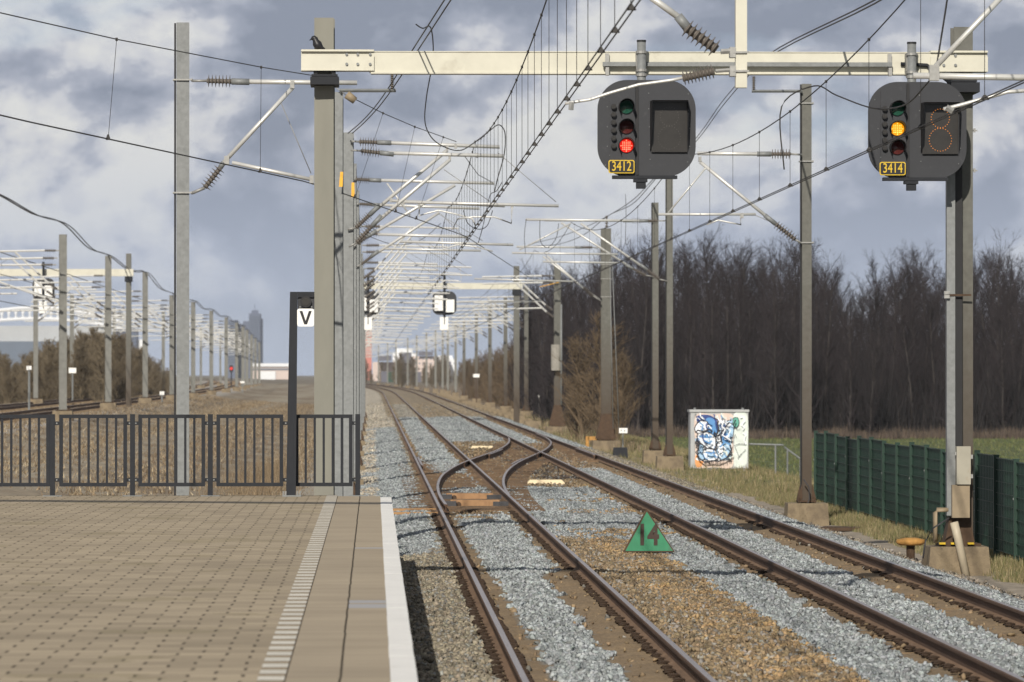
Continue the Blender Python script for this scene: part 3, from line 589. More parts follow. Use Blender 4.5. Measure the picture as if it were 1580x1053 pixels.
armpx(t, Y - .2, (549, 315), (555, 315), (574, 316), (740, 322)); armpx(t, Y - .2, (549, 412), (558, 408), (572, 397), (678, 328)); steady(t, Y - .2, [(590, 384), (742, 387)]); stay(t, Y - .2, [(680, 330), (736, 386)])
LMY = [155, 178, 206, 236, 268, 303, 345, 395, 450, 505, 560, 615, 670, 725, 780, 840, 900]
for k, Y in enumerate(LMY):
    X = LX + bend(Y) - (1.1 if Y > 300 else 0); t = mast(X, Y, 7.5, -.45, f'{ORD[k]} of the thin grey masts receding at left beyond the bracketed ones', rot=R(-3), mtl='galv' if Y < 300 else 'mastfar', group='masts along the platform track', fw=.55)
    generic(t, X, Y, T1 + bend(Y), 1, simple=Y > 320)
    if Y < 520: generic(t, X, Y - 1.4, T1 + bend(Y), 1, -.28, simple=Y > 320)
# right row along the right track
Y = 95.6; p = P(1244, 600, Y); t = mast(p.x, Y, P(0, 128, Y).z, -.52, 'brown dusted mast right of the painted cabinet with a bracket reaching left', w=.19, rot=R(3), strip=True)
armpx(t, Y - .2, (1237, 239), (1220, 238), (1190, 238), (1076, 237)); armpx(t, Y - .2, (1236, 375), (1227, 370), (1197, 346), (1080, 250), .034, 8); steady(t, Y - .2, [(1016, 331), (1166, 331)], .026)
stay(t, Y - .2, [(1160, 330), (1190, 343)]); ptube(t, 'steady_tube', [(1090, 258), (1031, 329)], Y - .2, .018); reg(t, Y - .2, [(1143, 333), (1143, 347), (1128, 344), (1108, 340), (1090, 347)]); clamp(t, P(1080, 246, Y - .2)); clamp(t, P(1145, 333, Y - .2))
m = MB(); m.tube(pl([(1160, 141), (1238, 141)], Y - .2), .03, 4); m.build('feeder_arm', M['galv'], t); insul(t, P(1163, 139, Y - .2), P(1163, 118, Y - .2), .02, .045, 8)
for py in (158, 248, 374): band(t, p.x, Y, P(0, py, Y).z, .21)
ptube(t, 'earth_cable', [(1240, 740), (1248, 752), (1249, 770), (1243, 785), (1237, 800), (1229, 808)], Y - .35, .012, 'dark', 5)
Y = 148.0; p = P(1033, 600, Y); t = mast(p.x, Y, 9.0, -.5, 'taller right hand mast of the close pair left of the cabinet', w=.19, rot=R(3), strip=True)
armpx(t, Y - .2, (1027, 341), (1015, 341), (1000, 341), (811, 339)); armpx(t, Y - .2, (1029, 434), (1017, 431), (999, 417), (896, 345), .034)
ptube(t, 'steady_tube', [(881, 345), (801, 386)], Y - .2, .022); steady(t, Y - .2, [(790, 390.5), (953, 392.6)], .03)
Y = 159.0; p = P(1011, 600, Y); t = mast(p.x, Y, P(0, 312, Y).z, -.5, 'shorter left hand mast of the close pair left of the cabinet', w=.20, rot=R(3), strip=True)
armpx(t, Y - .2, (1007, 343), (990, 341), (975, 341), (840, 340)); armpx(t, Y - .2, (1008, 427), (996, 425), (977, 415), (866, 344), .034); steady(t, Y - .2, [(838, 404), (955, 406)])
Y = 182.0; p = P(935, 600, Y); t = mast(p.x, Y, P(0, 352, Y).z, -.5, 'thick anchor mast with flared foot and two guy ropes beside the brown bush', w=.34, rot=R(6), gusset=False, fw=1.1)
MB().frus((p.x, Y, -.02), (.78, .55), (.36, .36), .95).build('flared_foot', M['rust'], t)
armpx(t, Y - .3, (930, 383), (914, 382), (899, 382), (797, 381)); armpx(t, Y - .3, (928, 465), (915, 457), (905, 449), (844, 395), .03)
armpx(t, Y - .3, (926, 462), (908, 450), (900, 444), (838, 396), .03)
steady(t, Y - .3, [(732, 430.5), (884, 434.5)], .03); insul(t, P(936, 352, Y), P(936, 333, Y), .03, .07, 4)
for a in ((941, 400), (944, 390)): ptube(t, 'guy_rope', [a, (955 if a[0] == 944 else 946, 662)], Y - .6, .016, 'galv', 5)
for py in (408, 430, 458): band(t, p.x, Y, P(0, py, Y).z, .34)
Y = 234.0; p = P(860, 600, Y); t = mast(p.x, Y, 7.6, -.55, 'mast with a weight cylinder and flared brown foot left of the bush', w=.30, rot=R(6), gusset=False, fw=1.15)
MB().frus((p.x, Y, -.1), (.85, .55), (.34, .34), 1.0).build('flared_foot', M['rust'], t); MB().tube([P(858, 532, Y - .4), P(858, 572, Y - .4)], .24, 12).build('tension_weight', M['concg'], t); ptube(t, 'guide_rod', [(866, 470), (866, 625)], Y - .4, .05, 'galv', 6)
generic(t, p.x, Y, T2, -1); generic(t, p.x, Y - 1.5, T2, -1, -.35)
ptube(t, 'switch_lever', [(833, 443), (862, 436)], Y - .3, .02, 'tag', 5)
RM = [(299, 812), (318, 797), (343, 780), (385, 756), (440, 735), (498, 716), (573, 703), (630, 691), (680, 683), (710, 672), (741, 658), (800, 643), (860, 629), (930, 611), (1000, 598), (1080, 584)]
for k, (Y, px) in enumerate(RM):
    X = P(px, 600, Y).x; t = mast(X, Y, 7.8 if Y < 500 else 8.6, -.4, f'{ORD[k]} of the masts receding at right beyond the flared foot ones', w=.24 if Y < 350 else .26, rot=R(6), mtl='mast' if Y < 520 else 'mastfar', group='masts along the right track', fh=.5)
    generic(t, X, Y, T2 + bend(Y) + (.5 if 350 < Y < 700 else 0), -1, simple=Y > 360)
    if Y < 520: generic(t, X, Y - 1.2, T2 + bend(Y), -1, -.25, simple=Y > 360)

# ------------------------------------------------------------------ gantry with the two signals
GY = 72.0
def gx(px, Y=GY): return P(px, 575, Y).x
def gzz(py, Y=GY): return P(790, py, Y).z
def gantry():
    t = thing('signal_gantry', (gx(980), GY, -.5), 'cream signal gantry spanning both tracks on an olive column and a bolted column', 'gantry')
    yb = GY - .19                                   # the beam rides in front of the columns
    b = MB(); b.bx(gx(570), gx(1450), yb - .12, yb + .10, gzz(114), gzz(83)); b.build('beam', M['cream'], t)
    f = MB(); f.bx(gx(572), gx(1450), yb - .155, yb + .12, gzz(116.5), gzz(114.05)); f.bx(gx(572), gx(1450), yb - .135, yb + .12, gzz(83), gzz(81.6)); f.build('beam_flange', M['cream'], t)
    for a, c in ((465, 577), (1432, 1520)):
        s = MB(); s.bx(gx(a), gx(c), yb - .165, yb - .14, gzz(110), gzz(89)); s.bx(gx(a), gx(c), yb - .16, yb + .14, gzz(82.5), gzz(79.5)); s.bx(gx(a), gx(c), yb - .17, yb + .14, gzz(112), gzz(110)); s.bx(gx(a) , gx(c), yb - .10, yb - .09, gzz(89), gzz(82)); s.build('end_sleeve', M['cream'], t)
    bo = MB()
    for a in (535, 552, 571, 1452, 1470): 
        for c in (87, 102): bo.tube([(gx(a), yb - .15, gzz(c)), (gx(a), yb - .19, gzz(c))], .022, 8)
    bo.build('bolt', M['galv'], t)
    c = MB(); x0, x1 = gx(485.5), gx(515.5); hsec(c, (x0 + x1) / 2, GY + .17, -.6, gzz(28), x1 - x0, R(-3), .02, .014); c.build('column', M['olive'], t)
    k = MB(); k.bx(gx(479), gx(523), yb - .15, yb + .7, gzz(133), gzz(121)); k.bx(gx(481), gx(521), yb - .14, yb + .6, gzz(120.4), gzz(117.2)); k.bx(gx(484), gx(490), yb - .12, yb + .3, gzz(120.4), gzz(112)); k.bx(gx(512), gx(518), yb - .12, yb + .3, gzz(120.4), gzz(112)); k.build('column_clamp', M['fence'], t)
    c = MB(); hsec(c, gx(1486.5), GY + .2, -.0, gzz(40), .285, R(4), .018, .013); c.build('column', M['mast'], t)
    k = MB(); k.bx(gx(1462), gx(1508), yb - .14, yb + .7, gzz(143), gzz(128)); k.bx(gx(1466), gx(1504), yb - .12, yb + .6, gzz(127), gzz(120)); k.build('column_clamp', M['fence'], t)
    MB().bx(gx(1459.5), gx(1472.5), GY - .12, GY + .03, gzz(796), gzz(236)).build('cable_trunking', M['galv'], t)
    MB().bx(gx(1474), gx(1484.3), GY - .05, GY + .05, gzz(800), gzz(231)).build('dark_recess', M['black'], t)  # dark inner recess of the column, put in as a black strip
    MB().frus((gx(1476), GY + .1, -.85), (1.0, 1.0), (.86, .9), .74).build('foundation', M['conc'], t)
    g = MB(); g.frus((gx(1481), GY + .2, -.10), (.46, .4), (.3, .34), .42); g.box((gx(1481), GY + .2, -.09), (.62, .5, .035)); g.build('base_plate', M['rust'], t)
    y = MB()
    for a in (1452, 1470, 1496): y.box((gx(a), GY - .12, -.065), (.09, .1, .03))
    y.build('levelling_wedge', M['yellow'], t)
    q = MB(); q.bx(gx(1472.5), gx(1494), GY - .3, GY - .13, gzz(747.5), gzz(689)); q.build('junction_box', M['beige'], t); h = MB(); h.box((gx(1496), GY - .25, gzz(705)), (.03, .05, .06)); h.box((gx(1496), GY - .25, gzz(735)), (.03, .05, .06)); h.box((gx(1471), GY - .25, gzz(700)), (.02, .05, .05)); h.build('hinge', M['fit'], t)
    MB().bx(gx(1466), gx(1493), GY - .26, GY - .125, gzz(799), gzz(748.5)).build('junction_box', M['boxbrown'], t)
    MB().tube(pl([(1472, 806), (1478, 830), (1491, 890)], GY - .45), .062, 12).build('cable_pipe', M['pvc'], t, True)
    MB().tube(pl([(1463, 787), (1446, 787), (1443, 791), (1443, 838)], GY - .1), .035, 8).build('side_pipe', M['boxbrown'], t, True)
    MB().tube(pl([(1464, 800), (1440, 815), (1428, 835), (1424, 862)], GY - .5), .012, 5).build('loose_cable', M['dark'], t, True)
    d = MB()
    for py in (200, 262): d.box((gx(1502), GY + .15, gzz(py)), (.16, .03, .02)); d.box((gx(1505), GY + .1, gzz(py)), (.03, .03, .06))
    for py in (452, 458): d.box((gx(1459), GY - .16, gzz(py)), (.08, .05, .05))
    d.build('bracket_clip', M['fit'], t); MB().bx(gx(1458), gx(1497), GY - .135, GY - .125, gzz(457), gzz(454)).build('strap', M['rust'], t)
    r = MB(); yr = yb - .22                        # cable rail hung along the face of the beam
    r.bx(gx(928), gx(1372), yr - .035, yr + .03, gzz(105), gzz(98.5)); r.build('cable_rail', M['galv'], t)
    h = MB()
    for a in (935, 1369): h.bx(gx(a - 3), gx(a + 3), yr + .031, yr + .08, gzz(116), gzz(85)); h.box((gx(a), yr, gzz(113)), (.05, .1, .12))
    h.build('hanger', M['fit'], t)
    m = MB(); m.tube(pl([(1390, 99), (1430, 101), (1445, 112), (1466, 128)], GY - .35), .03, 6); m.build('cable_conduit', M['fence'], t, True)
    return t
gantry()
def signal(dx, dy, num, lit, label, digit):
    Y0 = GY - .75; A = lambda px, py: P(px + dx, py + dy, Y0); X = lambda px: A(px, 200).x; Z = lambda py: A(900, py).z
    t = thing('railway_signal', (X(990), Y0, Z(290)), label, 'signal')
    MB().plate(rrect(X(922), X(1073.5), Z(272.5), Z(123.5), .43, 12), Y0, Y0 + .05).build('backboard', M['board'], t)
    fr = MB(); fr.bx(X(981.3), X(985.2), Y0 - .02, Y0 - .002, Z(270), Z(126)); fr.build('panel_seam', M['black'], t)
    l = MB(); l.plate([(X(941), Z(260)), (X(980), Z(262)), (X(980), Z(126)), (X(958), Z(129)), (X(941), Z(138))], Y0 - .035, Y0 - .003); l.build('lamp_panel', M['board'], t)
    yl = Y0 - .035; ri = MB()
    for i, (cy, mt, nm) in enumerate(((165.5, 'lensg', 'green'), (196.5, 'lensr', 'yellow'), (225.5, 'lensr', 'red'))):
        cx = X(966); cz = Z(cy); on = lit == nm; m = {'red': 'lred', 'yellow': 'lyel'}.get(nm) if on else mt
        le = MB(); n = 20; le.add([(cx, yl - .05, cz)] + [(cx + .103 * math.cos(2 * math.pi * k / n), yl - .03, cz + .098 * math.sin(2 * math.pi * k / n)) for k in range(n)], [(0, 1 + k, 1 + (k + 1) % n) for k in range(n)]); le.build('lens', M[m], t)
        if on:
            sp = MB()
            for a in range(-3, 4):
                for b in range(-3, 4):
                    if a * a + b * b < 10: sp.tube([(cx + a * .026, yl - .051, cz + b * .026), (cx + a * .026, yl - .056, cz + b * .026)], .0095, 6)
            sp.build('led', M['lspot' if nm == 'red' else 'lyspot'], t)
        h = MB(); n = 22; R0 = .108     # deep hood open at the bottom
        vs = []; fs = []
        for k in range(n + 1):
            a = R(-30 + 240 * k / n); dep = .30 - .10 * abs(k / n - .5) * 2
            for (rr, yy) in ((R0, yl), (R0, yl - dep), (R0 + .008, yl - dep), (R0 + .008, yl)): vs.append((cx + rr * math.cos(a), yy, cz + rr * math.sin(a)))
        for k in range(n):
            for q in range(3): fs.append((4 * k + q, 4 * k + q + 1, 4 * k + 5 + q, 4 * k + 4 + q))
        h.add(vs, fs); h.build('hood', M['black'], t)
    for cy in (165.2, 177.2, 189.4, 201.6, 213.6, 225.8):
        cx = X(946.5); cz = Z(cy); s = MB(); s.tube([(cx, yl - .001, cz), (cx, yl - .07, cz)], .040, 14); s.build('side_lamp', M['black'], t)
        s = MB(); s.tube([(cx, yl - .0701, cz), (cx, yl - .078, cz)], .029, 12); s.box((cx - .008, yl - .08, cz + .012), (.014, .004, .01)); s.build('side_lens', M['glassk'], t)
    x0, x1, z0, z1 = X(1005), X(1060), Z(235), Z(158); s = MB()      # number display in a hooded frame
    s.bx(x0, x1, Y0 - .05, Y0 - .004, z0, z1); s.build('display', M['glassk'], t)
    s = MB(); s.add([(x0 - .02, Y0 - .003, z1 + .015), (x0 + .0, Y0 - .30, z1 + .015), (x0, Y0 - .20, z0 + .2), (x0 - .02, Y0 - .003, z0)], [(0, 1, 2, 3)]); s.add([(x1 + .02, Y0 - .003, z1 + .015), (x1, Y0 - .30, z1 + .015), (x1, Y0 - .20, z0 + .2), (x1 + .02, Y0 - .003, z0)], [(0, 1, 2, 3)])
    s.add([(x0 - .02, Y0 - .003, z1 + .015), (x0, Y0 - .30, z1 + .015), (x1, Y0 - .30, z1 + .015), (x1 + .02, Y0 - .003, z1 + .015)], [(0, 1, 2, 3)]); s.build('display_hood', M['black'], t)
    d = MB(); cx = (x0 + x1) / 2
    for cz, r, n in ((Z(180), .135, 22), (Z(213), .165, 26)):
        for k in range(n): a = 2 * math.pi * (k + .5) / n; d.tube([(cx + r * math.cos(a), Y0 - .051, cz + r * math.sin(a) * 1.02), (cx + r * math.cos(a), Y0 - .056, cz + r * math.sin(a) * 1.02)], .0058 if digit else .005, 6)
    d.build('number_dots', M['ldot' if digit else 'dim'], t)
    y2 = Y0 - .09; pz = rrect(X(938.5), X(978.5), Z(268), Z(247.5), .03, 4); MB().plate(pz, y2, y2 + .03).build('number_plate', M['yellow'], t)
    MB().plate(rrect(X(939.9), X(977.1), Z(266.6), Z(248.9), .024, 4), y2 - .004, y2 - .0005).build('number_field', M['black'], t)
    text_mesh(num, .20, M['yellow'], 'number', ((X(938.5) + X(978.5)) / 2, y2 - .007, Z(257.7)), t, .004, .001, .74)
    b = MB(); b.bx(X(945), X(1045), Y0 - .03, Y0 + .16, Z(276), Z(271)); b.bx(X(978), X(999), Y0 - .02, Y0 + .2, Z(281), Z(276.2)); b.bx(X(982), X(996), Y0, Y0 + .16, Z(291), Z(281.2)); b.build('mounting_bracket', M['fence'], t)
    MB().tube([(X(990.5), Y0 + .13, Z(289)), (X(990.5), Y0 + .13, Z(64))], .066, 14).build('hanger_pole', M['galv'], t, True)
    c = MB()
    for cy in (80, 108, 115): c.tube([(X(990.5), Y0 + .13, Z(cy + 2)), (X(990.5), Y0 + .13, Z(cy - 2))], .085, 14)
    c.bx(X(983), X(998), Y0 + .15, Y0 + .44, Z(112), Z(78)); c.build('pole_clamp', M['fit'], t); MB().tube([(X(990.5), Y0 + .13, Z(64)), (X(990.5), Y0 + .13, Z(61))], .07, 14).build('pole_cap', M['black'], t)
    r = MB()
    for a, c in ((932, 151), (937, 165), (937, 196), (937, 226), (941, 240), (1001, 144), (1062, 145), (1001, 168), (1062, 170), (1002, 196), (1064, 198), (1002, 224), (1064, 226), (1003, 246), (1061, 250), (934, 255)): r.tube([(X(a), Y0 - .001, Z(c)), (X(a), Y0 - .012, Z(c))], .007, 6)
    r.build('rivet', M['galv'], t); return t
signal(0, 0, '3412', 'red', 'black railway signal 3412 with its lower red lamp lit', False)
signal(417.8, 3, '3414', 'yellow', 'black railway signal 3414 with its yellow lamp and amber dotted number lit', True)

# near portal, just out of the picture overhead, with its cream drop post between the tracks
def portal():
    Y = 49.5; t = thing('catenary_portal', (P(1143, 0, Y).x, Y, -.4), 'cream drop post hanging from above at top centre, holding insulated tubes', 'portal')
    x0, x1 = P(1134.5, 60, Y).x, P(1152, 60, Y).x; xm = (x0 + x1) / 2
    MB().bx(x0, x1, Y - .06, Y + .06, P(0, 134, Y).z, 7.2).build('drop_post', M['cream'], t)
    k = -.30; b = MB(); L, Rr = -9.0, 10.2
    fw = lambda x: Y + .25 + k * (x - xm)
    b.add([(x, fw(x) + dy, z) for x in (L, Rr) for dy, z in ((-.13, 7.2), (.13, 7.2), (.13, 7.55), (-.13, 7.55))], [(0, 1, 2, 3), (7, 6, 5, 4), (0, 4, 5, 1), (1, 5, 6, 2), (2, 6, 7, 3), (3, 7, 4, 0)]); b.build('beam', M['cream'], t)
    for x in (L + .2, Rr - .2): c = MB(); hsec(c, x, fw(x) + .05, -.6 if x > 0 else PTOP, 7.19, .24, 0); c.build('column', M['olive'], t)
    q = lambda a, b: P(a, b, Y - .05)
    # T1 bracket, tube up to the left
    MB().tube([q(1130, 79), q(1112, 80)], .03, 6).build('mast_fitting', M['fit'], t); insul(t, q(1106, 77), q(1058, 42), .045, .1, 7); MB().tube([q(1062, 45), q(1046, 25)], .05, 10).build('tube_socket', M['galv'], t, True); MB().tube([q(1050, 29), q(985, -18)], .034, 10).build('bracket_tube', M['tube'], t, True)
    MB().tube([q(1134, 108), q(1104, 110)], .022, 6).build('mast_fitting', M['fit'], t); insul(t, q(1102, 110), q(1053, 121), .035, .075, 9)
    MB().tube([q(1060, 119), q(1036, 124), q(985, 131), q(940, 144), q(910, 154), q(890, 157), q(872, 160)], .016, 8).build('registration_arm', M['tube'], t, True)
    MB().tube([q(882, 158), q(881, 170)], .03, 6).build('clamp', M['fit'], t)
    for py in (79, 108): 
        m = MB(); m.bx(x0 - .03, x1 + .02, Y - .085, Y - .062, q(0, py + 1.5).z, q(0, py - 1.5).z); m.bx(x0 - .06, x0 - .001, Y - .08, Y + .06, q(0, py + 8).z, q(0, py - 8).z); m.build('mast_band', M['fit'], t)
    # T2 bracket at the right edge
    MB().tube([q(1409, 117), q(1640, 121)], .034, 10).build('bracket_tube', M['tube'], t, True); MB().tube([q(1441, 106), q(1560, -20)], .03, 10).build('bracket_tube', M['tube'], t, True); MB().box(q(1441, 113), (.1, .1, .16)).build('clamp', M['fit'], t)
    MB().tube([q(1456, 169), q(1480, 163), q(1520, 152), q(1555, 142), q(1600, 139)], .02, 8).build('registration_arm', M['tube'], t, True); MB().tube([q(1460, 166), q(1470, 172)], .035, 6).build('clamp', M['fit'], t)
portal()

# ------------------------------------------------------------------ railing and V sign at the platform end
def railing():
    Y = 67.25; q = lambda a, b=700: P(a, b, Y); zt, zb = q(0, 640).z, q(0, 751).z
    t = thing('railing', (q(300).x, Y, PTOP), 'charcoal metal railing of barred panels closing the end of the platform', 'railing')
    for a, b in ((-28, 77), (91.5, 196), (213.5, 316.5), (334, 437), (455, 544)):
        x0, x1 = q(a).x, q(b).x; w = .05; f = MB()
        f.bx(x0, x0 + w, Y - w / 2, Y + w / 2, zb, zt); f.bx(x1 - w, x1, Y - w / 2, Y + w / 2, zb, zt); f.bx(x0 + w, x1 - w, Y - w / 2, Y + w / 2, zt - w, zt); f.bx(x0 + w, x1 - w, Y - w / 2, Y + w / 2, zb, zb + w); f = f.build('panel_frame', M['fence'], t)
        n = 6 if x1 - x0 > .85 else 5
        for k in range(n): x = x0 + w / 2 + (x1 - x0 - w) * (k + 1) / (n + 1); MB().bx(x - .016, x + .016, Y - .016, Y + .016, zb + w, zt - w).build('bar', M['fence'], f)
        for z in (zb + .09, zt - .12):
            for s, xx in ((-1, x0), (1, x1)): MB().box((xx + s * .035, Y, z), (.07, .012, .05)).build('bracket', M['fence'], f); MB().tube([(xx + s * .035, Y - .007, z), (xx + s * .035, Y - .016, z)], .012, 6).build('bolt', M['galv'], f)
    for a in (81, 204.5, 324.5, 552):
        x = q(a).x; p = MB().bx(x - .034, x + .034, Y - .025, Y + .025, PTOP + .012, zt + .005).build('post', M['fence'], t)
        MB().bx(x - .13, x + .13, Y - .09, Y + .09, PTOP + .001, PTOP + .0118).build('foot_plate', M['galv'], p)
    Y = 67.05; q = lambda a, b=700: P(a, b, Y); t = thing('indicator_post', (q(449).x, Y, PTOP), 'charcoal post with short arm, round lamp and white V plate', 'sign post')
    p = MB(); x0, x1 = q(441.5).x, q(456.5).x; p.add([(x0, Y - .06, PTOP + .02), (x1, Y - .06, PTOP + .02), (x1, Y + .06, PTOP + .02), (x0, Y + .06, PTOP + .02), (q(447.5).x, Y - .06, q(0, 450.5).z), (q(459).x, Y - .06, q(0, 450.5).z), (q(459).x, Y + .06, q(0, 450.5).z), (q(447.5).x, Y + .06, q(0, 450.5).z)], [(3, 2, 1, 0), (4, 5, 6, 7), (0, 1, 5, 4), (1, 2, 6, 5), (2, 3, 7, 6), (3, 0, 4, 7)]); p.build('post', M['fence'], t)
    MB().bx(q(459.2).x, q(485).x, Y - .055, Y + .055, q(0, 459).z, q(0, 450.5).z).build('arm', M['fence'], t); MB().bx(q(459.2).x, q(485).x, Y - .02, Y + .05, q(0, 477).z, q(0, 459.1).z).build('lamp_housing', M['board'], t)
    c = q(472, 466); c.y = Y - .02; MB().tube([c, c + Vector((0, -.05, 0))], .078, 18).build('lamp', M['black'], t); MB().tube([c + Vector((0, -.0501, 0)), c + Vector((0, -.056, 0))], .055, 16).build('lamp_lens', M['glassk'], t)
    s = MB()
    for a, b in ((463, 458), (481, 458), (463, 474), (481, 474)): v = q(a, b); s.tube([(v.x, Y - .021, v.z), (v.x, Y - .032, v.z)], .011, 6)
    s.build('screw', M['galv'], t)
    z0, z1, a0, a1 = q(0, 504).z, q(0, 476.5).z, q(458.6).x, q(484.6).x; MB().plate(rrect(a0, a1, z0, z1, .03, 4), Y - .075, Y - .06).build('plate', M['white'], t)
    cx = (a0 + a1) / 2; w = (a1 - a0); h = z1 - z0; L = lambda u, v: (cx + u * w, z0 + v * h)
    MB().plate([L(-.36, .87), L(-.19, .87), L(0, .32), L(.19, .87), L(.36, .87), L(.085, .12), L(-.085, .12)], Y - .079, Y - .0752).build('letter', M['black'], t)
    MB().bx(q(436).x, q(465).x, Y - .11, Y + .11, PTOP + .001, PTOP + .02).build('foot_plate', M['galv'], t); n = MB()
    for a in (437.5, 441, 459, 463.5): n.tube([(q(a).x, Y - .08, PTOP + .02), (q(a).x, Y - .08, PTOP + .075)], .014, 6)
    n.build('bolt', M['fit'], t)
railing()
# jackdaw on the beam
def bird():
    o = P(491, 78, GY - .2); t = MB(); q = lambda a, b, dy=0: P(a, b, GY - .2) + Vector((0, dy, 0))
    t.tube([q(477.6, 62.5), q(480, 61), q(482.5, 59.8), q(484.6, 59.4), q(486, 60.3), q(487, 63), q(488.6, 67), q(491, 70.5), q(494, 73), q(497.5, 75), q(501.5, 76.5)], [.004, .012, .035, .043, .043, .045, .064, .068, .052, .03, .012], 12)
    t.tube([q(489.5, 72.5), q(489.2, 76), q(488.6, 79)], [.014, .007, .006], 5); t.tube([q(491.5, 72.5, .05), q(491.4, 76, .05), q(491, 79, .05)], [.014, .007, .006], 5)
    for dy in (0, .05): t.tube([q(487, 79.1, dy), q(491, 79.1, dy)], .005, 4)
    solo(t, 'jackdaw', M['jack'], 'black jackdaw perched on the left end of the gantry beam', 'bird', smooth=True)
bird()

# ------------------------------------------------------------------ overhead lines
def dropper(t, a, b, r=.0036): MB().tube([a, b], r, 4).build('dropper', M['wire'], t); 
def sag(z0, z1, zm, u): return z0 + (z1 - z0) * u - 4 * ((z0 + z1) / 2 - zm) * u * (1 - u)
def line(label, xc, zc, sup, y0, y1, step, zz=.12, dbl=True, msag=None):
    t = thing('overhead_line', (xc, y0, zc), label, 'overhead wire', 'overhead wires')
    def mz(y):
        for (ya, za), (yb, zb), s in zip(sup[:-1], sup[1:], msag or [.6] * len(sup)):
            if ya <= y <= yb: return sag(za, zb, min(za, zb) - s, (y - ya) / (yb - ya))
        return sup[-1][1] if y > sup[-1][0] else sup[0][1]
    ys = np.concatenate([np.arange(y0, 300, 2.0), np.arange(300, y1, 12)])
    for dx in ((-.026, .026) if dbl else (0,)): MB().tube([(xc + dx + bend(y), y, zc) for y in ys], .0075, 5).build('contact_wire', M['wire'], t)
    MB().tube([(xc + bend(y), y, mz(y)) for y in ys], .009, 5).build('messenger_wire', M['wire'], t)
    y = y0 + 1; k = 0
    while y < 330 and k < 49:
        k += 1; dx = 0
        dropper(t, (xc, y, mz(y)), (xc + dx, y, zc)); 
        MB().frus((xc, y, zc - .01), (.085, .10), (.02, .05), .05).build('wire_clip', M['wire'], t); MB().box((xc, y, mz(y)), (.03, .06, .035)).build('wire_clip', M['wire'], t)
        y += step * (1 + max(0, y - 95) / 50)
    return t
line('double contact wire climbing steeply over the platform track with close vertical droppers', 2.03, 5.34, [(20, 6.9), (49.5, 7.1), (97, 7.08), (133, 7.0), (178, 7.1), (236, 7.1), (303, 7.1), (395, 7.1), (505, 7.1), (615, 7.1), (725, 7.1), (960, 7.1)], 22, 900, 2.55, msag=[.4, .48, .3, .45, .4, .4, .4, .4, .4, .4, .4])
line('contact wire over the right track passing across the number 3414 signal', 6.03, 5.17, [(20, 6.9), (49.5, 7.0), (95.6, 6.78), (148, 7.05), (182, 7.05), (234, 7.1), (299, 7.1), (385, 7.1), (498, 7.1), (630, 7.1), (741, 7.1), (960, 7.1)], 30, 900, 5.6, msag=[.4, .55, .6, .4, .5, .4, .4, .4, .4, .4, .4])
def cross_line():
    A = [(-10.2, 14), (-4.4, 57.5), (-.95, 78), (2.0, 106), (5.45, 170), (8.7, 233.5)]; zs = [5.5, 5.5, 5.5, 5.45, 5.8, 6.75]
    f = lambda y: (float(np.interp(y, [a[1] for a in A], [a[0] for a in A])), float(np.interp(y, [a[1] for a in A], zs)))
    t = thing('overhead_line', (-4.4, 57.5, 5.5), 'slanting contact wire crossing from the left edge behind the olive column', 'overhead wire', 'overhead wires')
    MB().tube([(f(y)[0], y, f(y)[1]) for y in np.arange(14, 233, 3)], .010, 5).build('contact_wire', M['wire'], t)
    m = [P(-60, 6, 56), P(0, 20, 57.5), P(180, 61, 63.2), P(403, 104, 73.5), P(490, 118, 79.4)]; MB().tube(m, .008, 5).build('messenger_wire', M['wire'], t)
    m2 = [P(549, 154, 80), P(591, 175, 84), P(640, 196, 91), P(704, 219, 97)]; MB().tube(m2, .008, 5).build('messenger_wire', M['wire'], t)
    m3 = [P(716, 240, 98), P(738, 270, 104), P(760, 282, 116)]; MB().tube(m3, .008, 5).build('messenger_wire', M['wire'], t)
    for px, py, Y in ((180, 61, 63.2), (403, 104, 73.5), (591, 175, 84), (640, 196, 91), (684, 212, 95)):
        p = P(px, py, Y); x, z = f(Y); b = Vector((x, Y, z)); dropper(t, p, b); MB().frus(b - Vector((0, 0, .01)), (.06, .14), (.02, .04), .07).build('wire_clip', M['wire'], t); MB().box(p, (.03, .06, .04)).build('wire_clip', M['wire'], t)
cross_line()
def cable(pts, label, r=.008, m='wire', cat='cable', name='feeder_cable', group=None):
    sm = []
    for i in range(len(pts) - 1):               # Catmull-Rom
        p0, p1, p2, p3 = pts[max(i - 1, 0)], pts[i], pts[i + 1], pts[min(i + 2, len(pts) - 1)]
        for k in range(6):
            u = k / 6; sm.append(.5 * (2 * p1 + (p2 - p0) * u + (2 * p0 - 5 * p1 + 4 * p2 - p3) * u * u + (3 * p1 - p0 - 3 * p2 + p3) * u ** 3))
    sm.append(pts[-1]); solo(MB().tube(sm, r, 5), name, M[m], label, cat, group, True)
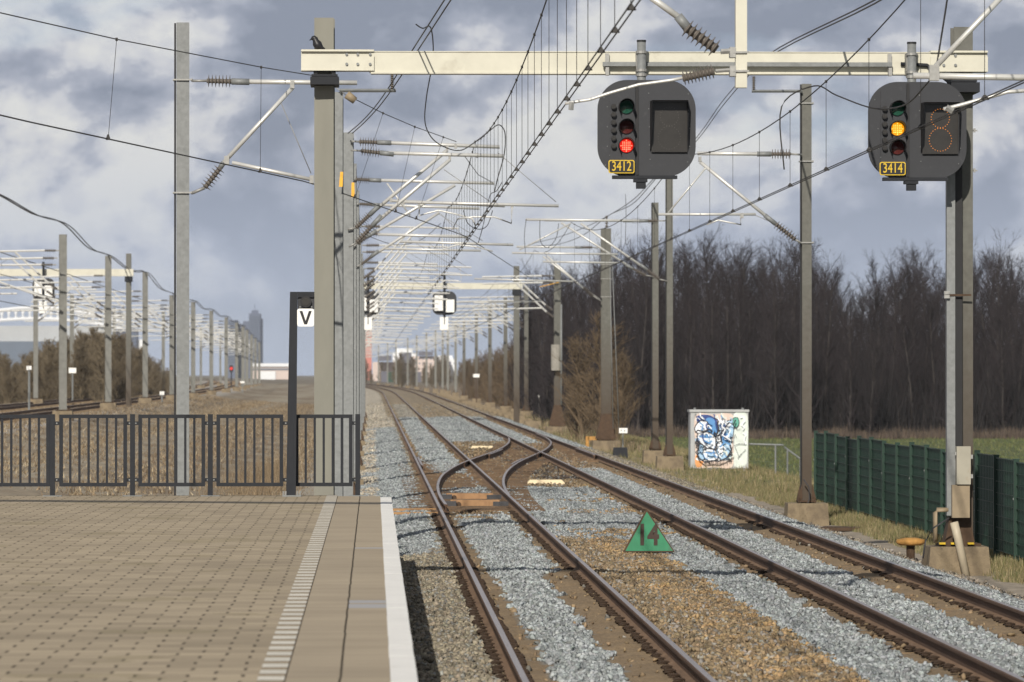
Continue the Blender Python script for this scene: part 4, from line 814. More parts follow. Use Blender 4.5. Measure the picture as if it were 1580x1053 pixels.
for k, dx in enumerate((0, 11)):
    cable([P(738 + dx, -80, 58), P(686 + dx * .9, 0, 64), P(640 + dx * .8, 72, 72), P(590 + dx * .6, 150, 82), P(561 + dx * .5, 185, 90), P(537 + dx * .6, 206, 96.6)], f'{["left","right"][k]} one of two feeder cables rising from the mast top behind the beam', .011, 'alwire', 'cable')
    cable([P(1430, -58 + dx * .5, 52), P(1350, 0 + dx * .5, 62), P(1185, 85 + dx * .45, 98), P(1120, 150 + dx * .7, 125), P(1080, 206 + dx * .5, 140), P(1032, 262 + dx * .3, 148)], f'{["upper","lower"][k]} of two feeder cables running down from the top right behind the beam', .012, 'alwire', 'cable')
    cable([P(1033, 250, 148), P(1003, 282 + dx * .4, 157), P(975, 310 + dx * .5, 168), P(937, 334, 182), P(900, 352 + dx, 200), P(862, 366 + dx, 220), P(830, 374 + dx * .5, 240), P(812, 380, 299)], f'{["upper","lower"][k]} feeder cable sagging from the tall mast to the anchor mast', .014, 'alwire', 'cable')
cable([P(642, 38, 74), P(652, 44, 76), P(665, 44, 78), P(668, 90, 84), P(658, 150, 88), P(656, 190, 92), P(668, 215, 94), P(690, 229, 95.5), P(712, 232, 96), P(735, 218, 96), P(758, 200, 96), P(770, 193, 96), P(779, 205, 96.5), P(778, 238, 97), P(768, 275, 97), P(763, 296, 97)], 'long jumper cable looping down from the feeder pair to the insulated brackets', .011)
cable([P(775, 281, 97), P(766, 295, 97.5), P(757, 300, 98), P(752, 318, 98), P(745, 350, 98), P(738, 375, 98.5)], 'short jumper cable hanging beside the paired brackets', .008)
cable([P(715, 325, 96.5), P(722, 345, 97), P(738, 354, 97.5), P(752, 348, 98), P(760, 325, 98)], 'small jumper loop below the paired steady tubes', .008)
cable([P(1210, 262, 66), P(1206, 165, 66), P(1256, 133, 66), P(1290, 147, 64), P(1338, 165, 61), P(1370, 168, 60), P(1400, 160, 57), P(1425, 135, 54), P(1442, 110, 50.2), P(1452, 60, 50), P(1463, -10, 49.8)], 'jumper cable drooping across the green lamp of signal 3414', .010)
cable([P(833, 340, 147), P(834, 372, 147), P(845, 382, 147.5), P(858, 368, 148), P(862, 345, 148)], 'jumper loop under the right hand bracket', .010); cable([P(812, 338, 147), P(809, 365, 147), P(811, 392, 147)], 'short jumper at the tip of the right hand bracket', .009)
cable([P(965, 300, 150), P(966, 330, 150), P(965, 372, 150), P(968, 377, 150), P(973, 370, 150), P(972, 390, 150)], 'thin wire dangling in front of the anchor mast', .008)
cable([P(562, 362, 150), P(610, 378, 150), P(650, 370, 152), P(680, 345, 155)], 'jumper hanging between the left masts and the far bracket', .010)

# ------------------------------------------------------------------ triangle sign, cabinet, green fence and small things by the line
def triangle():
    Y = 70.6; q = lambda a, b: P(a, b, Y); c = q(1001, 852); t = thing('triangle_sign', (c.x, Y, c.z), 'green triangle sign with the number 14 standing in the gravel', 'sign')
    x = lambda a: q(a, 800).x; z = lambda b: q(900, b).z
    MB().plate([(x(961), z(852.5)), (x(1041.5), z(852.5)), (x(997.5), z(785.5))], Y, Y + .02).build('border', M['rust'], t)
    MB().plate([(x(965), z(850.5)), (x(1038.5), z(850.5)), (x(998), z(790))], Y - .005, Y - .0005).build('panel', M['green'], t)
    text_mesh('14', .42, M['signbrown'], 'number', (x(999.5), Y - .009, z(827)), t, .004, .014, .78)
    MB().bx(x(999), x(1003), Y + .021, Y + .05, z(862), z(800)).build('stake', M['rust'], t)
triangle()
def stroke(pts, w, y, n=5):         # flat painted stroke facing the camera
    mb = MB(); L = []
    for i, p in enumerate(pts):
        a = Vector(pts[max(i - 1, 0)]); b = Vector(pts[min(i + 1, len(pts) - 1)]); d = (b - a); d = d.normalized() if d.length else Vector((1, 0)); L.append((p[0] - d.y * w / 2, p[1] + d.x * w / 2, p[0] + d.y * w / 2, p[1] - d.x * w / 2))
    vs = []
    for a, b, c, d in L: vs += [(a, y, b), (c, y, d)]
    return mb.add(vs, [(2 * i, 2 * i + 1, 2 * i + 3, 2 * i + 2) for i in range(len(L) - 1)])
def cabinet():
    Y = 150.0; q = lambda a, b: P(a, b, Y); x = lambda a: q(a, 680).x; z = lambda b: q(1110, b).z; g = z(727)
    t = thing('relay_cabinet', (x(1110), Y, g), 'grey trackside cabinet covered with blue and white graffiti', 'cabinet'); x0, x1, z0, z1 = x(1065.5), x(1154.5), z(723), z(636)
    MB().bx(x0, x1, Y, Y + 1.0, z0, z1).build('body', M['cabinet'], t); MB().bx(x0 - .03, x1 + .03, Y - .05, Y + 1.05, z1, z1 + .07).build('roof', M['cabinet'], t); MB().bx(x0 + .05, x1 - .05, Y + .05, Y + .95, g - .1, z0).build('plinth', M['concg'], t)
    for a in (1073, 1147): MB().tube([(x(a), Y + .3, z1 + .07), (x(a), Y + .3, z1 + .13)], .04, 8).build('lifting_eye', M['galv'], t)
    f = MB()
    for a in (1072, 1130.5): f.bx(x(a) - .008, x(a) + .008, Y - .006, Y, z0 + .02, z1 - .05)
    f.build('door_gap', M['fit'], t); bl = lambda pts: [(x(a), z(b)) for a, b in pts]
    C = {k: mat('spray_paint_' + k, c, .5, 0, .18, 5) for k, c in dict(peach=(.66, .53, .46), blue=(.10, .27, .55), light=(.36, .55, .75), deep=(.03, .06, .22), white=(.82, .85, .9), black=(.02, .02, .03), teal=(.12, .38, .30), orange=(.75, .33, .12), pale=(.66, .72, .68)).items()}
    lay = [0]
    def blob(pts, c):
        lay[0] += 1; y = Y - .004 - lay[0] * .0022; n = len(pts); sm = []
        for i in range(n):
            p0, p1, p2, p3 = [Vector(pts[(i + k) % n]) for k in (-1, 0, 1, 2)]
            for k in range(5): u = k / 5; sm.append(.5 * (2 * p1 + (p2 - p0) * u + (2 * p0 - 5 * p1 + 4 * p2 - p3) * u * u + (3 * p1 - p0 - 3 * p2 + p3) * u ** 3))
        b = MB(); b.add([(x(p.x), y, z(p.y)) for p in sm], [tuple(range(len(sm)))]); b.build('graffiti', C[c], t); return sm, y
    def outl(sm, y, w=.03, close=True, c='black'):
        lay[0] += 1; s = [(x(p.x), z(p.y)) for p in sm]; s = s + [s[0]] if close else s; stroke(s, w, Y - .004 - lay[0] * .0022).build('graffiti', C[c], t)
    blob([(1073, 642), (1100, 640), (1131, 641), (1131, 680), (1130, 720), (1100, 721), (1074, 721), (1073, 690)], 'peach'); blob([(1132, 640), (1153, 641), (1153, 700), (1150, 718), (1133, 719), (1133, 680)], 'pale')
    blob([(1073, 704), (1082, 702), (1085, 712), (1082, 720), (1074, 720)], 'orange'); blob([(1080, 705), (1124, 704), (1122, 711), (1078, 711)], 'white')
    blob([(1076, 642), (1095, 641), (1106, 650), (1107, 665), (1100, 676), (1088, 660), (1077, 654)], 'deep'); blob([(1090, 646), (1102, 648), (1106, 668), (1098, 678), (1088, 664)], 'blue')
    a = blob([(1106, 668), (1118, 652), (1130, 650), (1132, 665), (1127, 690), (1128, 706), (1112, 710), (1105, 695)], 'light'); outl(*a, .022)
    for p in ([(1107, 668), (1112, 645), (1116, 643), (1112, 664)], [(1112, 668), (1119, 650), (1122, 651), (1116, 668)], [(1105, 672), (1125, 654), (1127, 657), (1108, 677)]): blob(p, 'white')
    blob([(1114, 672), (1122, 669), (1124, 680), (1116, 684)], 'blue'); 
    for pts, c in (([(1072, 660), (1080, 650), (1091, 651), (1092, 662), (1085, 668), (1075, 668)], 'white'), ([(1076, 672), (1090, 667), (1102, 672), (1104, 688), (1098, 694), (1084, 690)], 'white'), ([(1078, 690), (1084, 686), (1088, 704), (1084, 710), (1077, 704)], 'light'), ([(1086, 694), (1098, 692), (1107, 700), (1106, 709), (1094, 711), (1085, 704)], 'white'), ([(1104, 674), (1111, 672), (1113, 680), (1107, 682)], 'white'), ([(1106, 684), (1113, 682), (1117, 692), (1112, 700), (1106, 694)], 'white')):
        a = blob(pts, c); outl(*a, .03)
    blob([(1078, 674), (1090, 670), (1099, 674), (1092, 676)], 'blue'); blob([(1090, 702), (1104, 702), (1100, 707), (1092, 707)], 'light')
    a = blob([(1131, 646), (1138, 645), (1140, 653), (1136, 660), (1131, 656)], 'teal'); outl(*a, .02)
    for pts in ([(1134, 658), (1137, 664), (1142, 662)], [(1133, 688), (1140, 685), (1150, 686)], [(1134, 690), (1140, 705), (1150, 694)], [(1138, 708), (1144, 700)], [(1132, 676), (1134, 670), (1136, 676)]): outl([Vector(p) for p in pts], 0, .016, False)
    for pts in ([(1142, 645), (1147, 643), (1149, 650), (1145, 655)], [(1146, 668), (1150, 672), (1148, 680), (1151, 686)], [(1143, 655), (1148, 660), (1146, 664)]): outl([Vector(p) for p in pts], 0, .04, False, 'white')
    for pts in ([(1085, 717), (1091, 711), (1096, 717)], [(1087, 715), (1094, 714)], [(1101, 712), (1097, 713), (1098, 717), (1102, 716)], [(1097, 715), (1101, 714)], [(1104, 712), (1104, 718), (1108, 716), (1107, 713), (1104, 712)], [(1111, 713), (1110, 717), (1113, 717), (1114, 713), (1111, 713)], [(1116, 718), (1116, 712), (1119, 716), (1121, 711), (1122, 717)], [(1125, 709), (1125, 714)], [(1127.5, 708), (1127.5, 714)]): outl([Vector(p) for p in pts], 0, .02, False)
    rg = random.Random(5)
    for k in range(60):          # quick inner strokes, highlights and drips
        a, b = rg.uniform(1074, 1130), rg.uniform(643, 708); c = ('white', 'light', 'white', 'deep', 'blue', 'black', 'pale')[k % 7]; n_ = rg.uniform(3, 13); q0 = rg.uniform(0, 6.28)
        outl([Vector((min(max(a + n_ * math.cos(q0 + u * 1.6) * u, 1073), 1131), b + n_ * 1.1 * math.sin(q0 + u * 2.2) * u)) for u in (0, .25, .5, .75, 1)], 0, rg.uniform(.012, .045), False, c)
    for pts in ([(1072, 668), (1076, 664), (1084, 666), (1094, 663), (1102, 668), (1108, 674)], [(1074, 690), (1080, 684), (1090, 692), (1104, 694), (1106, 684), (1110, 684)], [(1077, 706), (1086, 713), (1098, 711), (1108, 712), (1120, 707), (1128, 700)], [(1106, 650), (1108, 664), (1104, 674), (1112, 668), (1124, 652), (1131, 656), (1134, 648)], [(1128, 674), (1124, 684), (1128, 694), (1122, 704)], [(1076, 676), (1072, 684), (1078, 690)], [(1078, 692), (1073, 698), (1078, 706)]): outl([Vector(p) for p in pts], 0, .045, False, 'black')
    for pts in ([(1090, 648), (1098, 652), (1101, 664), (1098, 670)], [(1110, 690), (1118, 682), (1126, 686)], [(1078, 652), (1084, 656), (1082, 664)], [(1088, 698), (1096, 700), (1102, 698)], [(1086, 680), (1094, 684), (1098, 680)]): outl([Vector(p) for p in pts], 0, .05, False, 'blue')
    for pts in ([(1116, 648), (1113, 658), (1118, 662), (1114, 672), (1122, 676)], [(1120, 660), (1126, 664), (1121, 676), (1127, 680)], [(1108, 655), (1112, 648)], [(1092, 656), (1097, 662)]): outl([Vector(p) for p in pts], 0, .035, False, 'white')
    h = thing('handrail', (x(1190), Y + .3, gz(x(1190), Y)), 'pale metal handrail right of the graffiti cabinet', 'handrail'); Z0 = gz(x(1190), Y) - .25
    MB().tube([P(1155, 685.5, Y + .3), P(1209, 687, Y + .3)], .03, 8).build('rail', M['galv'], h); MB().tube([P(1210, 690, Y + .3), P(1236, 709, Y + .3)], .03, 8).build('rail', M['galv'], h)
    for a, b in ((1196.5, 687), (1215, 693), (1235, 708)): p = P(a, b, Y + .3); MB().tube([p, (p.x, p.y, Z0 - .2)], .03, 8).build('post', M['galv'], h)
cabinet()
def green_fence():
    X = 10.22; y = 112.0; k = 0; g0 = -.54; F0 = thing('mesh_fence', (X, 86, g0), 'dark green mesh fence running along the right track behind the brown mast', 'fence')
    while y > 60:
        y1 = y - 2.5; top = g0 + 1.63 + .03 * math.sin(k * 1.7)
        s = MB(); s.bx(X + .012, X + .02, y1 + .04, y - .04, g0 + .10, top - .03); s = s.build('fence_panel', M['gfence'], F0); w = MB()
        for j in range(9): z = g0 + .1 + j * (top - g0 - .12) / 8; w.tube([(X - .008, y1 + .03, z), (X - .008, y - .03, z)], .010 if j in (0, 8) else .0065, 5)
        for j in range(12): yy = y1 + .1 + j * .21; w.tube([(X + .002, yy, g0 + .1), (X + .002, yy, top)], .004, 4)
        w.build('wire_mesh', M['gpost'], s)
        p = MB().bx(X - .05, X + .04, y - .035, y + .035, g0 - .2, top + .02).build('fence_post', M['gpost'], F0); MB().bx(X - .055, X + .045, y - .04, y + .04, top + .0202, top + .035).build('post_cap', M['gpost'], p)
        if k % 3 != 1: MB().box((X - .056, y - .01, g0 + (1.2 if k % 2 else 1.0)), (.012, .05, .03)).build('fence_clip', M['galv'], p)
        y = y1; k += 1
green_fence()
def smalls():
    Y = 77.0; q = P(1405, 862, Y); t = thing('vent_cap', (q.x, Y, q.z - .1), 'rusty orange mushroom cap on a short post beside the gravel', 'vent'); MB().tube([(q.x, Y, q.z - .2), (q.x, Y, P(0, 842, Y).z)], .07, 10).build('post', M['rust'], t)
    MB().tube([(q.x, Y, P(0, 843, Y).z), (q.x, Y, P(0, 839, Y).z), (q.x, Y, P(0, 834, Y).z), (q.x, Y, P(0, 831.5, Y).z)], [.18, .235, .22, .1], 20).build('cap', M['orange'], t, True)
    Y = 92.0; a = MB(); p0 = P(1267, 826, Y); a.box((P(1297, 818, Y).x, Y, P(0, 817, Y).z), (.75, .9, .06), R(-6)); o = solo(a, 'steel_cover', M['rust'], 'brown steel cover plate lying beside the brown mast foundation', 'cover plate')
    a = MB(); a.tube([P(1330, 820, 91.4), P(1345, 827, 91), P(1352, 833, 90.5)], .035, 6); solo(a, 'rusty_bar', M['rust'], 'short rusty bar end beyond the brown cover plate', 'bar')
    for (px, py, L, lab) in ((744, 687, .86, 'pale new board between the tracks beyond the crossover'), (842, 740.5, .95, 'pale new board between the tracks nearer the camera')):
        Y = 2.62 * F / (py + 4 - 575); c = P(px, py, Y); a = MB(); a.frus((c.x, Y, -.20), (L, .5), (L * .8, .4), .11); solo(a, 'timber_board', M['wood'], lab, 'board', 'pale boards between the tracks')
    Y = 172.0; c = P(961, 700, Y); t = thing('marker_sign', (c.x, Y, gz(c.x, Y)), 'small white marker plate on a thin stake near the flared foot mast', 'sign'); MB().tube([(c.x, Y, gz(c.x, Y) - .1), (c.x, Y, P(0, 668, Y).z)], .025, 6).build('stake', M['galv'], t); MB().box((P(961.5, 0, Y).x, Y - .03, P(0, 665, Y).z), (.30, .02, .18)).build('plate', M['white'], t)
    b = MB(); b.box((c.x - .06, Y - .043, P(0, 664.5, Y).z), (.04, .004, .06)); b.box((c.x + .06, Y - .043, P(0, 665.2, Y).z), (.04, .004, .06)); b.build('marking', M['fit'], t)
    Y = 168.0; c = P(957, 697, Y); a = MB(); a.frus((c.x, Y, gz(c.x, Y) - .1), (.55, .5), (.46, .45), .52); solo(a, 'dark_block', M['fence'], 'dark plastic block at the foot of the white marker stake', 'block')
    Y = 186.0; c = P(912, 690, Y); a = MB(); a.box((c.x - .15, Y, -.35), (.12, .3, .75)); a.box((c.x + .05, Y, -.05), (.34, .3, .14)); solo(a, 'orange_bracket', M['orange'], 'orange rusty bracket left of the flared foot mast foundation', 'bracket')
    for k, (px, py, Y) in enumerate(((832, 610, 300), (735, 580, 430))):
        c = P(px, py, Y); t = thing('track_marker', (c.x, Y, -.4), ('slim white post' if k == 0 else 'white topped marker plate') + ' beside the right track far away', 'marker'); 
        MB().tube([(c.x, Y, -.6), (c.x, Y, P(0, py, Y).z)], .05, 6).build('post', M['galv'] if k == 0 else M['rust'], t); MB().box((c.x, Y - .1, P(0, py, Y).z), (.12 if k == 0 else .55, .05, .3)).build('plate', M['white'], t)
    # slim hut and blue drum among the masts at right
    Y = 320.0; c = P(825, 640, Y); a = MB(); a.tube([(c.x, Y, -.6), (c.x, Y, .3)], .28, 10); solo(a, 'blue_drum', mat('blue_plastic', (.12, .16, .35), .5), 'small blue drum standing among the right hand masts', 'drum')
    for k in range(26):            # concrete blocks of the cable duct along the right shoulder
        Y = 250 + k * 14; a = MB(); a.frus((8.35 + bend(Y), Y + 5, -.7), (.95, .9), (.85, .8), .62)
        o = solo(a, 'concrete_block', M['conc'], 'pale concrete block in the row along the far right shoulder', 'concrete block', 'concrete blocks along the far right shoulder')
smalls()

# ------------------------------------------------------------------ far gantry and signals seen from behind; the other line at left
def far_gantry(Y, xa, xb, zt, zbm, legs, label, boards):
    t = thing('signal_gantry', ((xa + xb) / 2, Y, -.4), label, 'gantry'); MB().bx(xa, xb, Y - .15, Y + .15, zbm, zt).build('beam', M['cream'], t)
    for x in legs: c = MB(); hsec(c, x, Y + .02, -.6, zt + .9, .3, 0); c.build('column', M['mast'], t); k = MB(); k.bx(x - .22, x + .22, Y - .2, Y + .25, zbm - .32, zbm - .02); k.build('column_clamp', M['fence'], t)
    for x, lab in boards:
        s = thing('railway_signal', (x, Y - .4, zbm - 2), lab, 'signal'); y = Y - .5; z1 = zbm - .12; z0 = z1 - 1.25
        MB().plate(rrect(x - .64, x + .64, z0, z1, .36, 6), y, y + .06).build('backboard', M['board'], s)
        for sx, u, v in ((-1, .52, .12), (1, .42, .34)): MB().bx(x + sx * .30 - .22, x + sx * .30 + .22, y - .22, y - .001, z0 + .18 - .04 * sx, z1 - v - .1).build('lamp_box', M['white'], s)
        MB().tube([(x, y - .1, zt + .4), (x, y - .1, z0 - .5)], .07, 8).build('hanger_pole', M['fence'], s); MB().bx(x - .24, x + .2, y - .16, y - .08, z0 - .78, z0 - .12).build('plate', M['white'], s)
Y = 257.0; pm = PXM(Y); X = lambda a: P(a, 500, Y).x; Z = lambda b: P(700, b, Y).z
far_gantry(Y, X(545), X(806), Z(437), Z(446.5), [X(548), X(797)], 'far cream gantry spanning both tracks in the distance', [(X(685.5), 'far signal seen from behind, hanging between the two tracks'), (X(568), 'far signal seen from behind, hanging beside the left masts')])
Y = 282.0; X = lambda a: P(a, 500, Y).x; Z = lambda b: P(100, b, Y).z
far_gantry(Y, X(-60), X(206), Z(415.5), Z(426.5), [X(198.5)], 'cream gantry at far left over the other line', [(X(68), 'signal seen from behind, hanging from the far left gantry')])
LP = [(208, 97), (262, 167), (312, 224), (352, 265), (386, 298), (440, 326), (493, 349), (545, 365), (590, 375), (640, 381), (720, 388), (800, 394), (900, 400)]
for k, (Y, px) in enumerate(LP):
    X = P(px, 600, Y).x; g = gz(X, Y) - .1; t = mast(X, Y, P(0, {0: 362, 1: 395, 2: 420}.get(k, 575 - 5.6 * PXM(Y)), Y).z, g, f'{ORD[k]} mast of the other line at left, counted from the left edge', w=.30 if k < 8 else .36, rot=R(12), mtl='mastfar', group='masts of the other line', fh=.5 if Y < 700 else .3, gusset=False, fw=.9)
    generic(t, X, Y, X - 2.9, -1, .55, simple=Y > 420); generic(t, X, Y - 1.2, X - 2.9, -1, .2, simple=True); generic(t, X, Y - 2, X - 6.4, -1, -.1, simple=True)
LQ = [(300, 55), (345, 111), (400, 163), (420, 176), (450, 252), (520, 268), (620, 310), (720, 340)]
for k, (Y, px) in enumerate(LQ):
    X = P(px, 600, Y).x; t = mast(X, Y, P(0, 575 - 5.6 * PXM(Y), Y).z, gz(X, Y) - .1, f'{ORD[k]} mast beyond the other line in front of the scrub, counted from the left edge', w=.26, rot=R(12), mtl='mastfar', group='masts beyond the other line', fh=.5, gusset=False, fw=1.0)
    generic(t, X, Y, X + 3.0, 1, .5, simple=True); generic(t, X, Y - 1.2, X + 3.0, 1, .15, simple=True)
for k, (px, py, Y) in enumerate(((45, 568, 250), (112, 572, 330), (155, 565, 380), (250, 607, 330), (374, 590, 520))):
    c = P(px, py, Y); t = thing('lineside_marker', (c.x, Y, gz(c.x, Y)), ['thin post with round head at far left before the scrub', 'pale lineside box on a pole left of the second grey mast', 'slim pale plate on a post right of the second grey mast', 'small white plate near the other line', 'small white plate far along the other line'][k], 'marker')
    MB().tube([(c.x, Y, gz(c.x, Y) - .2), (c.x, Y, c.z)], .06, 6).build('post', M['galv'], t); MB().box((c.x, Y - .08, c.z), ((.25, .5, .22, .3, .45)[k], .1, (.2, .35, .6, .25, .2)[k])).build('plate', M['white'], t)
sp = [P(-40, 285, 175), P(0, 302, 182), P(50, 330, 195), P(97, 345, 208)]
for (ya, xa), (yb, xb) in zip(LP[:-1], LP[1:]):
    ta, tb = [P(x, 345 if y == 208 else {262: 394, 312: 420}.get(y, 575 - 5.75 * PXM(y)), y) for y, x in ((ya, xa), (yb, xb))]
    sp += [ta.lerp(tb, .5) - Vector((0, 0, .32)), tb]
cable(sp, 'feeder cable swooping down along the mast tops at far left', .03, 'alwire'); cable([p + Vector((.25, 0, -.08)) for p in sp], 'second feeder cable beside it along the mast tops at far left', .025, 'alwire')
for k, (dx, zz) in enumerate(((-2.9, 6.2), (-6.4, 6.2), (-2.9, 7.6), (-6.4, 7.6))):
    solo(MB().tube([(-13.0 + dx + bendL(y), y, zz) for y in np.arange(120, 900, 20)], .02, 4), 'overhead_wire', M['wire'], ['contact wire', 'contact wire', 'messenger wire', 'messenger wire'][k] + [' over the nearer far left track', ' over the farther far left track'][k % 2], 'overhead wire', 'wires of the other line')

# ------------------------------------------------------------------ far buildings
def bld(name, label, parts, cat='building'):
    xs = [p[1] for p in parts]; Y = parts[0][5]; t = thing(name, (P(xs[0], 590, Y).x, Y, -.6), label, cat)
    for nm, a, b, top, bot, Y, dep, m in parts:
        w = MB(); w.bx(P(a, 580, Y).x, P(b, 580, Y).x, Y, Y + dep, P(a, bot, Y).z, P(a, top, Y).z); w.build(nm, M[m], t)
    return t
BY = 2600
bld('tower_block', 'blue grey stepped skyscraper on the left horizon', [('tower', 384, 402, 484, 588, BY, 18, 'bldg'), ('wing', 375, 383.9, 496, 588, BY + 3, 14, 'bldg'), ('wing', 402.1, 405, 492, 588, BY + 3, 14, 'bldg'), ('crown', 388, 398, 479, 484, BY + 3, 8, 'bldg'), ('mast', 392.5, 393.2, 470, 479, BY + 6, 1, 'bldg')] + [('window_band', 385, 401, y, y + 1.2, BY - .4, .39, 'glassb') for y in range(488, 560, 4)], 'tower')
bld('office_block', 'lower blue grey slab joined left of the skyscraper', [('wall', 349, 366, 494, 588, BY + 60, 20, 'bldg'), ('wall', 366.1, 374, 500, 588, BY + 70, 16, 'bldg')] + [('window_band', 350, 365, y, y + 1.2, BY + 59.5, .45, 'glassb') for y in range(498, 560, 4)])
bld('low_hall', 'long low white hall on the horizon right of the skyscraper', [('wall', 388, 448, 566, 588, BY - 200, 20, 'pink'), ('roof', 386, 450, 561, 566, BY - 201, 22, 'frost'), ('wing', 402, 425, 573, 590, BY - 240, 10, 'frost'), ('window_band', 390, 446, 569, 571, BY - 200.5, .4, 'glassb')])
def stadium():
    Y = 2300; t = thing('stadium', (P(60, 560, Y).x, Y, -.5), 'grey stadium with a white arched lattice roof at far left', 'stadium'); q = lambda a, b, d=0: P(a, b, Y + d)
    c = [(-80, 505), (-40, 489), (0, 479), (30, 476), (60, 475), (95, 477), (130, 483), (160, 489), (190, 499)]; o = MB()
    for d in (0, 16):
        o.tube([q(a, b, d) for a, b in c], .9, 6); o.tube([q(a, b + 17 - (abs(a - 55) / 140) ** 2 * 8, d) for a, b in c], .8, 6)
        for i in range(46):
            a = -70 + i * 5.4; yb = np.interp(a, [k[0] for k in c], [k[1] for k in c]); o.tube([q(a, yb, d), q(a + (4 if i % 2 else -4), yb + 16 - (abs(a - 55) / 140) ** 2 * 8, d)], .4, 4)
    o.build('roof_lattice', M['frost'], t)
    r = MB(); vs = []; n = len(c)
    for a, b in c: vs += [q(a, b + 15, 2), q(a, b + 13, 60)]
    r.add(vs, [(2 * i, 2 * i + 2, 2 * i + 3, 2 * i + 1) for i in range(n - 1)]); r.build('roof', M['frost'], t)
    w = MB(); w.bx(q(-90, 540).x, q(160, 540).x, Y + 2, Y + 40, q(0, 560).z, q(0, 503).z); w.build('wall', M['greyw'], t); g = MB(); g.bx(q(-90, 540).x, q(150, 540).x, Y - 1, Y + 1.9, q(0, 575).z, q(0, 527).z); g.build('glazing', M['glassb'], t)
    bld('dark_block', 'dark office slab behind the scrub left of the third grey mast', [('wall', 176, 211, 507, 588, 2000, 15, 'bldg'), ('wing', 212, 220, 524, 588, 2004, 12, 'frost')] + [('window_band', 177, 210, y, y + 1.5, 1999.6, .35, 'glassb') for y in range(511, 570, 5)])
stadium()
bld('salmon_tower', 'salmon red tower behind the left mast row', [('wall', 558, 573.5, 490, 588, 1900, 9, 'redt')] + [('window_band', 559, 573, y, y + 1.0, 1899.6, .35, 'pink') for y in range(494, 552, 4)], 'tower')
bld('housing_estate', 'pale pink and white housing estate on the horizon beyond the tracks', [('wall', 575, 705, 559, 588, 1700, 12, 'pink'), ('wing', 606, 642, 545, 588, 1706, 12, 'frost'), ('wing', 612, 636, 538, 588, 1712, 10, 'frost'), ('wing', 676, 698, 549, 588, 1708, 10, 'frost'), ('wing', 694, 705, 553, 588, 1698, 10, 'frost'), ('roof', 616, 635, 544, 560, 1690, 8, 'shade'), ('roof', 583, 604, 549, 557, 1692, 8, 'shade'), ('roof', 646, 668, 543, 549, 1692, 8, 'shade'), ('roof', 672, 696, 558, 566, 1688, 8, 'shade'), ('wall', 636, 672, 550, 588, 1694, 8, 'pink')] + [('window', a, a + 2.4, b, b + 2.2, 1687.4, .5, 'glassb') for a in range(640, 704, 6) for b in (553, 560) if not 671 < a < 697] )
t = bld('goods_train', 'dark row of wagons standing at the far bend of the line', [('wagon', 588 + k * 10.5, 597.5 + k * 10.5, 573 + (k % 2), 590, 1150, 3, ['shade', 'gfence', 'bldg', 'shade', 'bldg', 'shade'][k]) for k in range(6)], 'train')
p = P(357, 569, 640); t = thing('lineside_signal', (p.x, 640, .4), 'small signal with red light far along the other line', 'signal'); MB().tube([(p.x, 640, -.1), (p.x, 640, p.z)], .08, 6).build('post', M['fence'], t); MB().box((p.x, 639.8, p.z), (.5, .2, .9)).build('head', M['board'], t); MB().tube([(p.x, 639.69, p.z), (p.x, 639.6, p.z)], .2, 10).build('lamp', M['lred'], t)

# ------------------------------------------------------------------ trees, scrub, grass
def limb(mb, p, d, L, r0, r1, seg=3, curl=.12, n=3):
    pts = [p]; d = d.normalized()
    for k in range(seg): d = (d + Vector((random.gauss(0, curl), random.gauss(0, curl), random.gauss(.05, curl * .6)))).normalized(); pts.append(pts[-1] + d * L / seg)
    mb.tube(pts, [r0 + (r1 - r0) * i / seg for i in range(seg + 1)], n, 0, False); return pts, d
def tree_meshes(h, nb, sub, spread, tr, base=.12, up=.75, tw=.013, rnd=.75):
    trunk = MB(); pts = [Vector((0, 0, -.3))]; d = Vector((0, 0, 1))
    for k in range(8): d = (d + Vector((random.gauss(0, .035), random.gauss(0, .035), .1))).normalized(); pts.append(pts[-1] + d * (h * .97 + .3) / 8)
    trunk.tube(pts, [tr * (1 - i / 8.6) + .012 for i in range(9)], 6); cr = MB()
    for b in range(nb):
        u = base + (1 - base) * (b + random.random()) / nb; i = min(int(u * 8), 7); p = pts[i].lerp(pts[i + 1], u * 8 - i); a = random.uniform(0, 6.28)
        L = h * spread * (1.08 - rnd * u) * random.uniform(.65, 1.2); dd = Vector((math.cos(a), math.sin(a), up * random.uniform(.7, 1.6)))
        q, e = limb(cr, p, dd, L, tr * .33 * (1.15 - u) + .014, tw, 4)
        for s in range(sub):
            j = random.randint(1, 3); v = q[j].lerp(q[j + 1], random.random()); d2 = (e + Vector((random.gauss(0, .6), random.gauss(0, .6), random.gauss(.25, .35)))); q2, e2 = limb(cr, v, d2, L * random.uniform(.22, .5), tw * 1.15, tw * .7, 2)
            for z in range(3): limb(cr, q2[1].lerp(q2[2], random.random()), e2 + Vector((random.gauss(0, .6), random.gauss(0, .6), random.gauss(.2, .3))), L * random.uniform(.1, .24), tw * .8, tw * .5, 1)
    return trunk, cr
def tree_protos(n, *a, mt='twig', bark='bark', **k):
    out = []
    for i in range(n):
        tk, cr = tree_meshes(*a, **k); A = tk.build('trunk', M[bark], None, False, False); B = cr.build('crown', M[mt], None, False, False); out.append((A.data, B.data)); bpy.data.objects.remove(A); bpy.data.objects.remove(B)
    return out
def plant(proto, name, label, cat, x, y, z, s, group=None, sz=None):
    t = bpy.data.objects.new(name, None); COL.objects.link(t); t.location = (x, y, z); t.rotation_euler = (0, 0, random.uniform(0, 6.28)); t.scale = (s, s, s * (sz or 1)); t['label'] = label; t['category'] = cat
    if group: t['group'] = group
    for nm, me in zip(('trunk', 'crown'), proto): o = bpy.data.objects.new(nm, me); COL.objects.link(o); o.parent = t
    return t
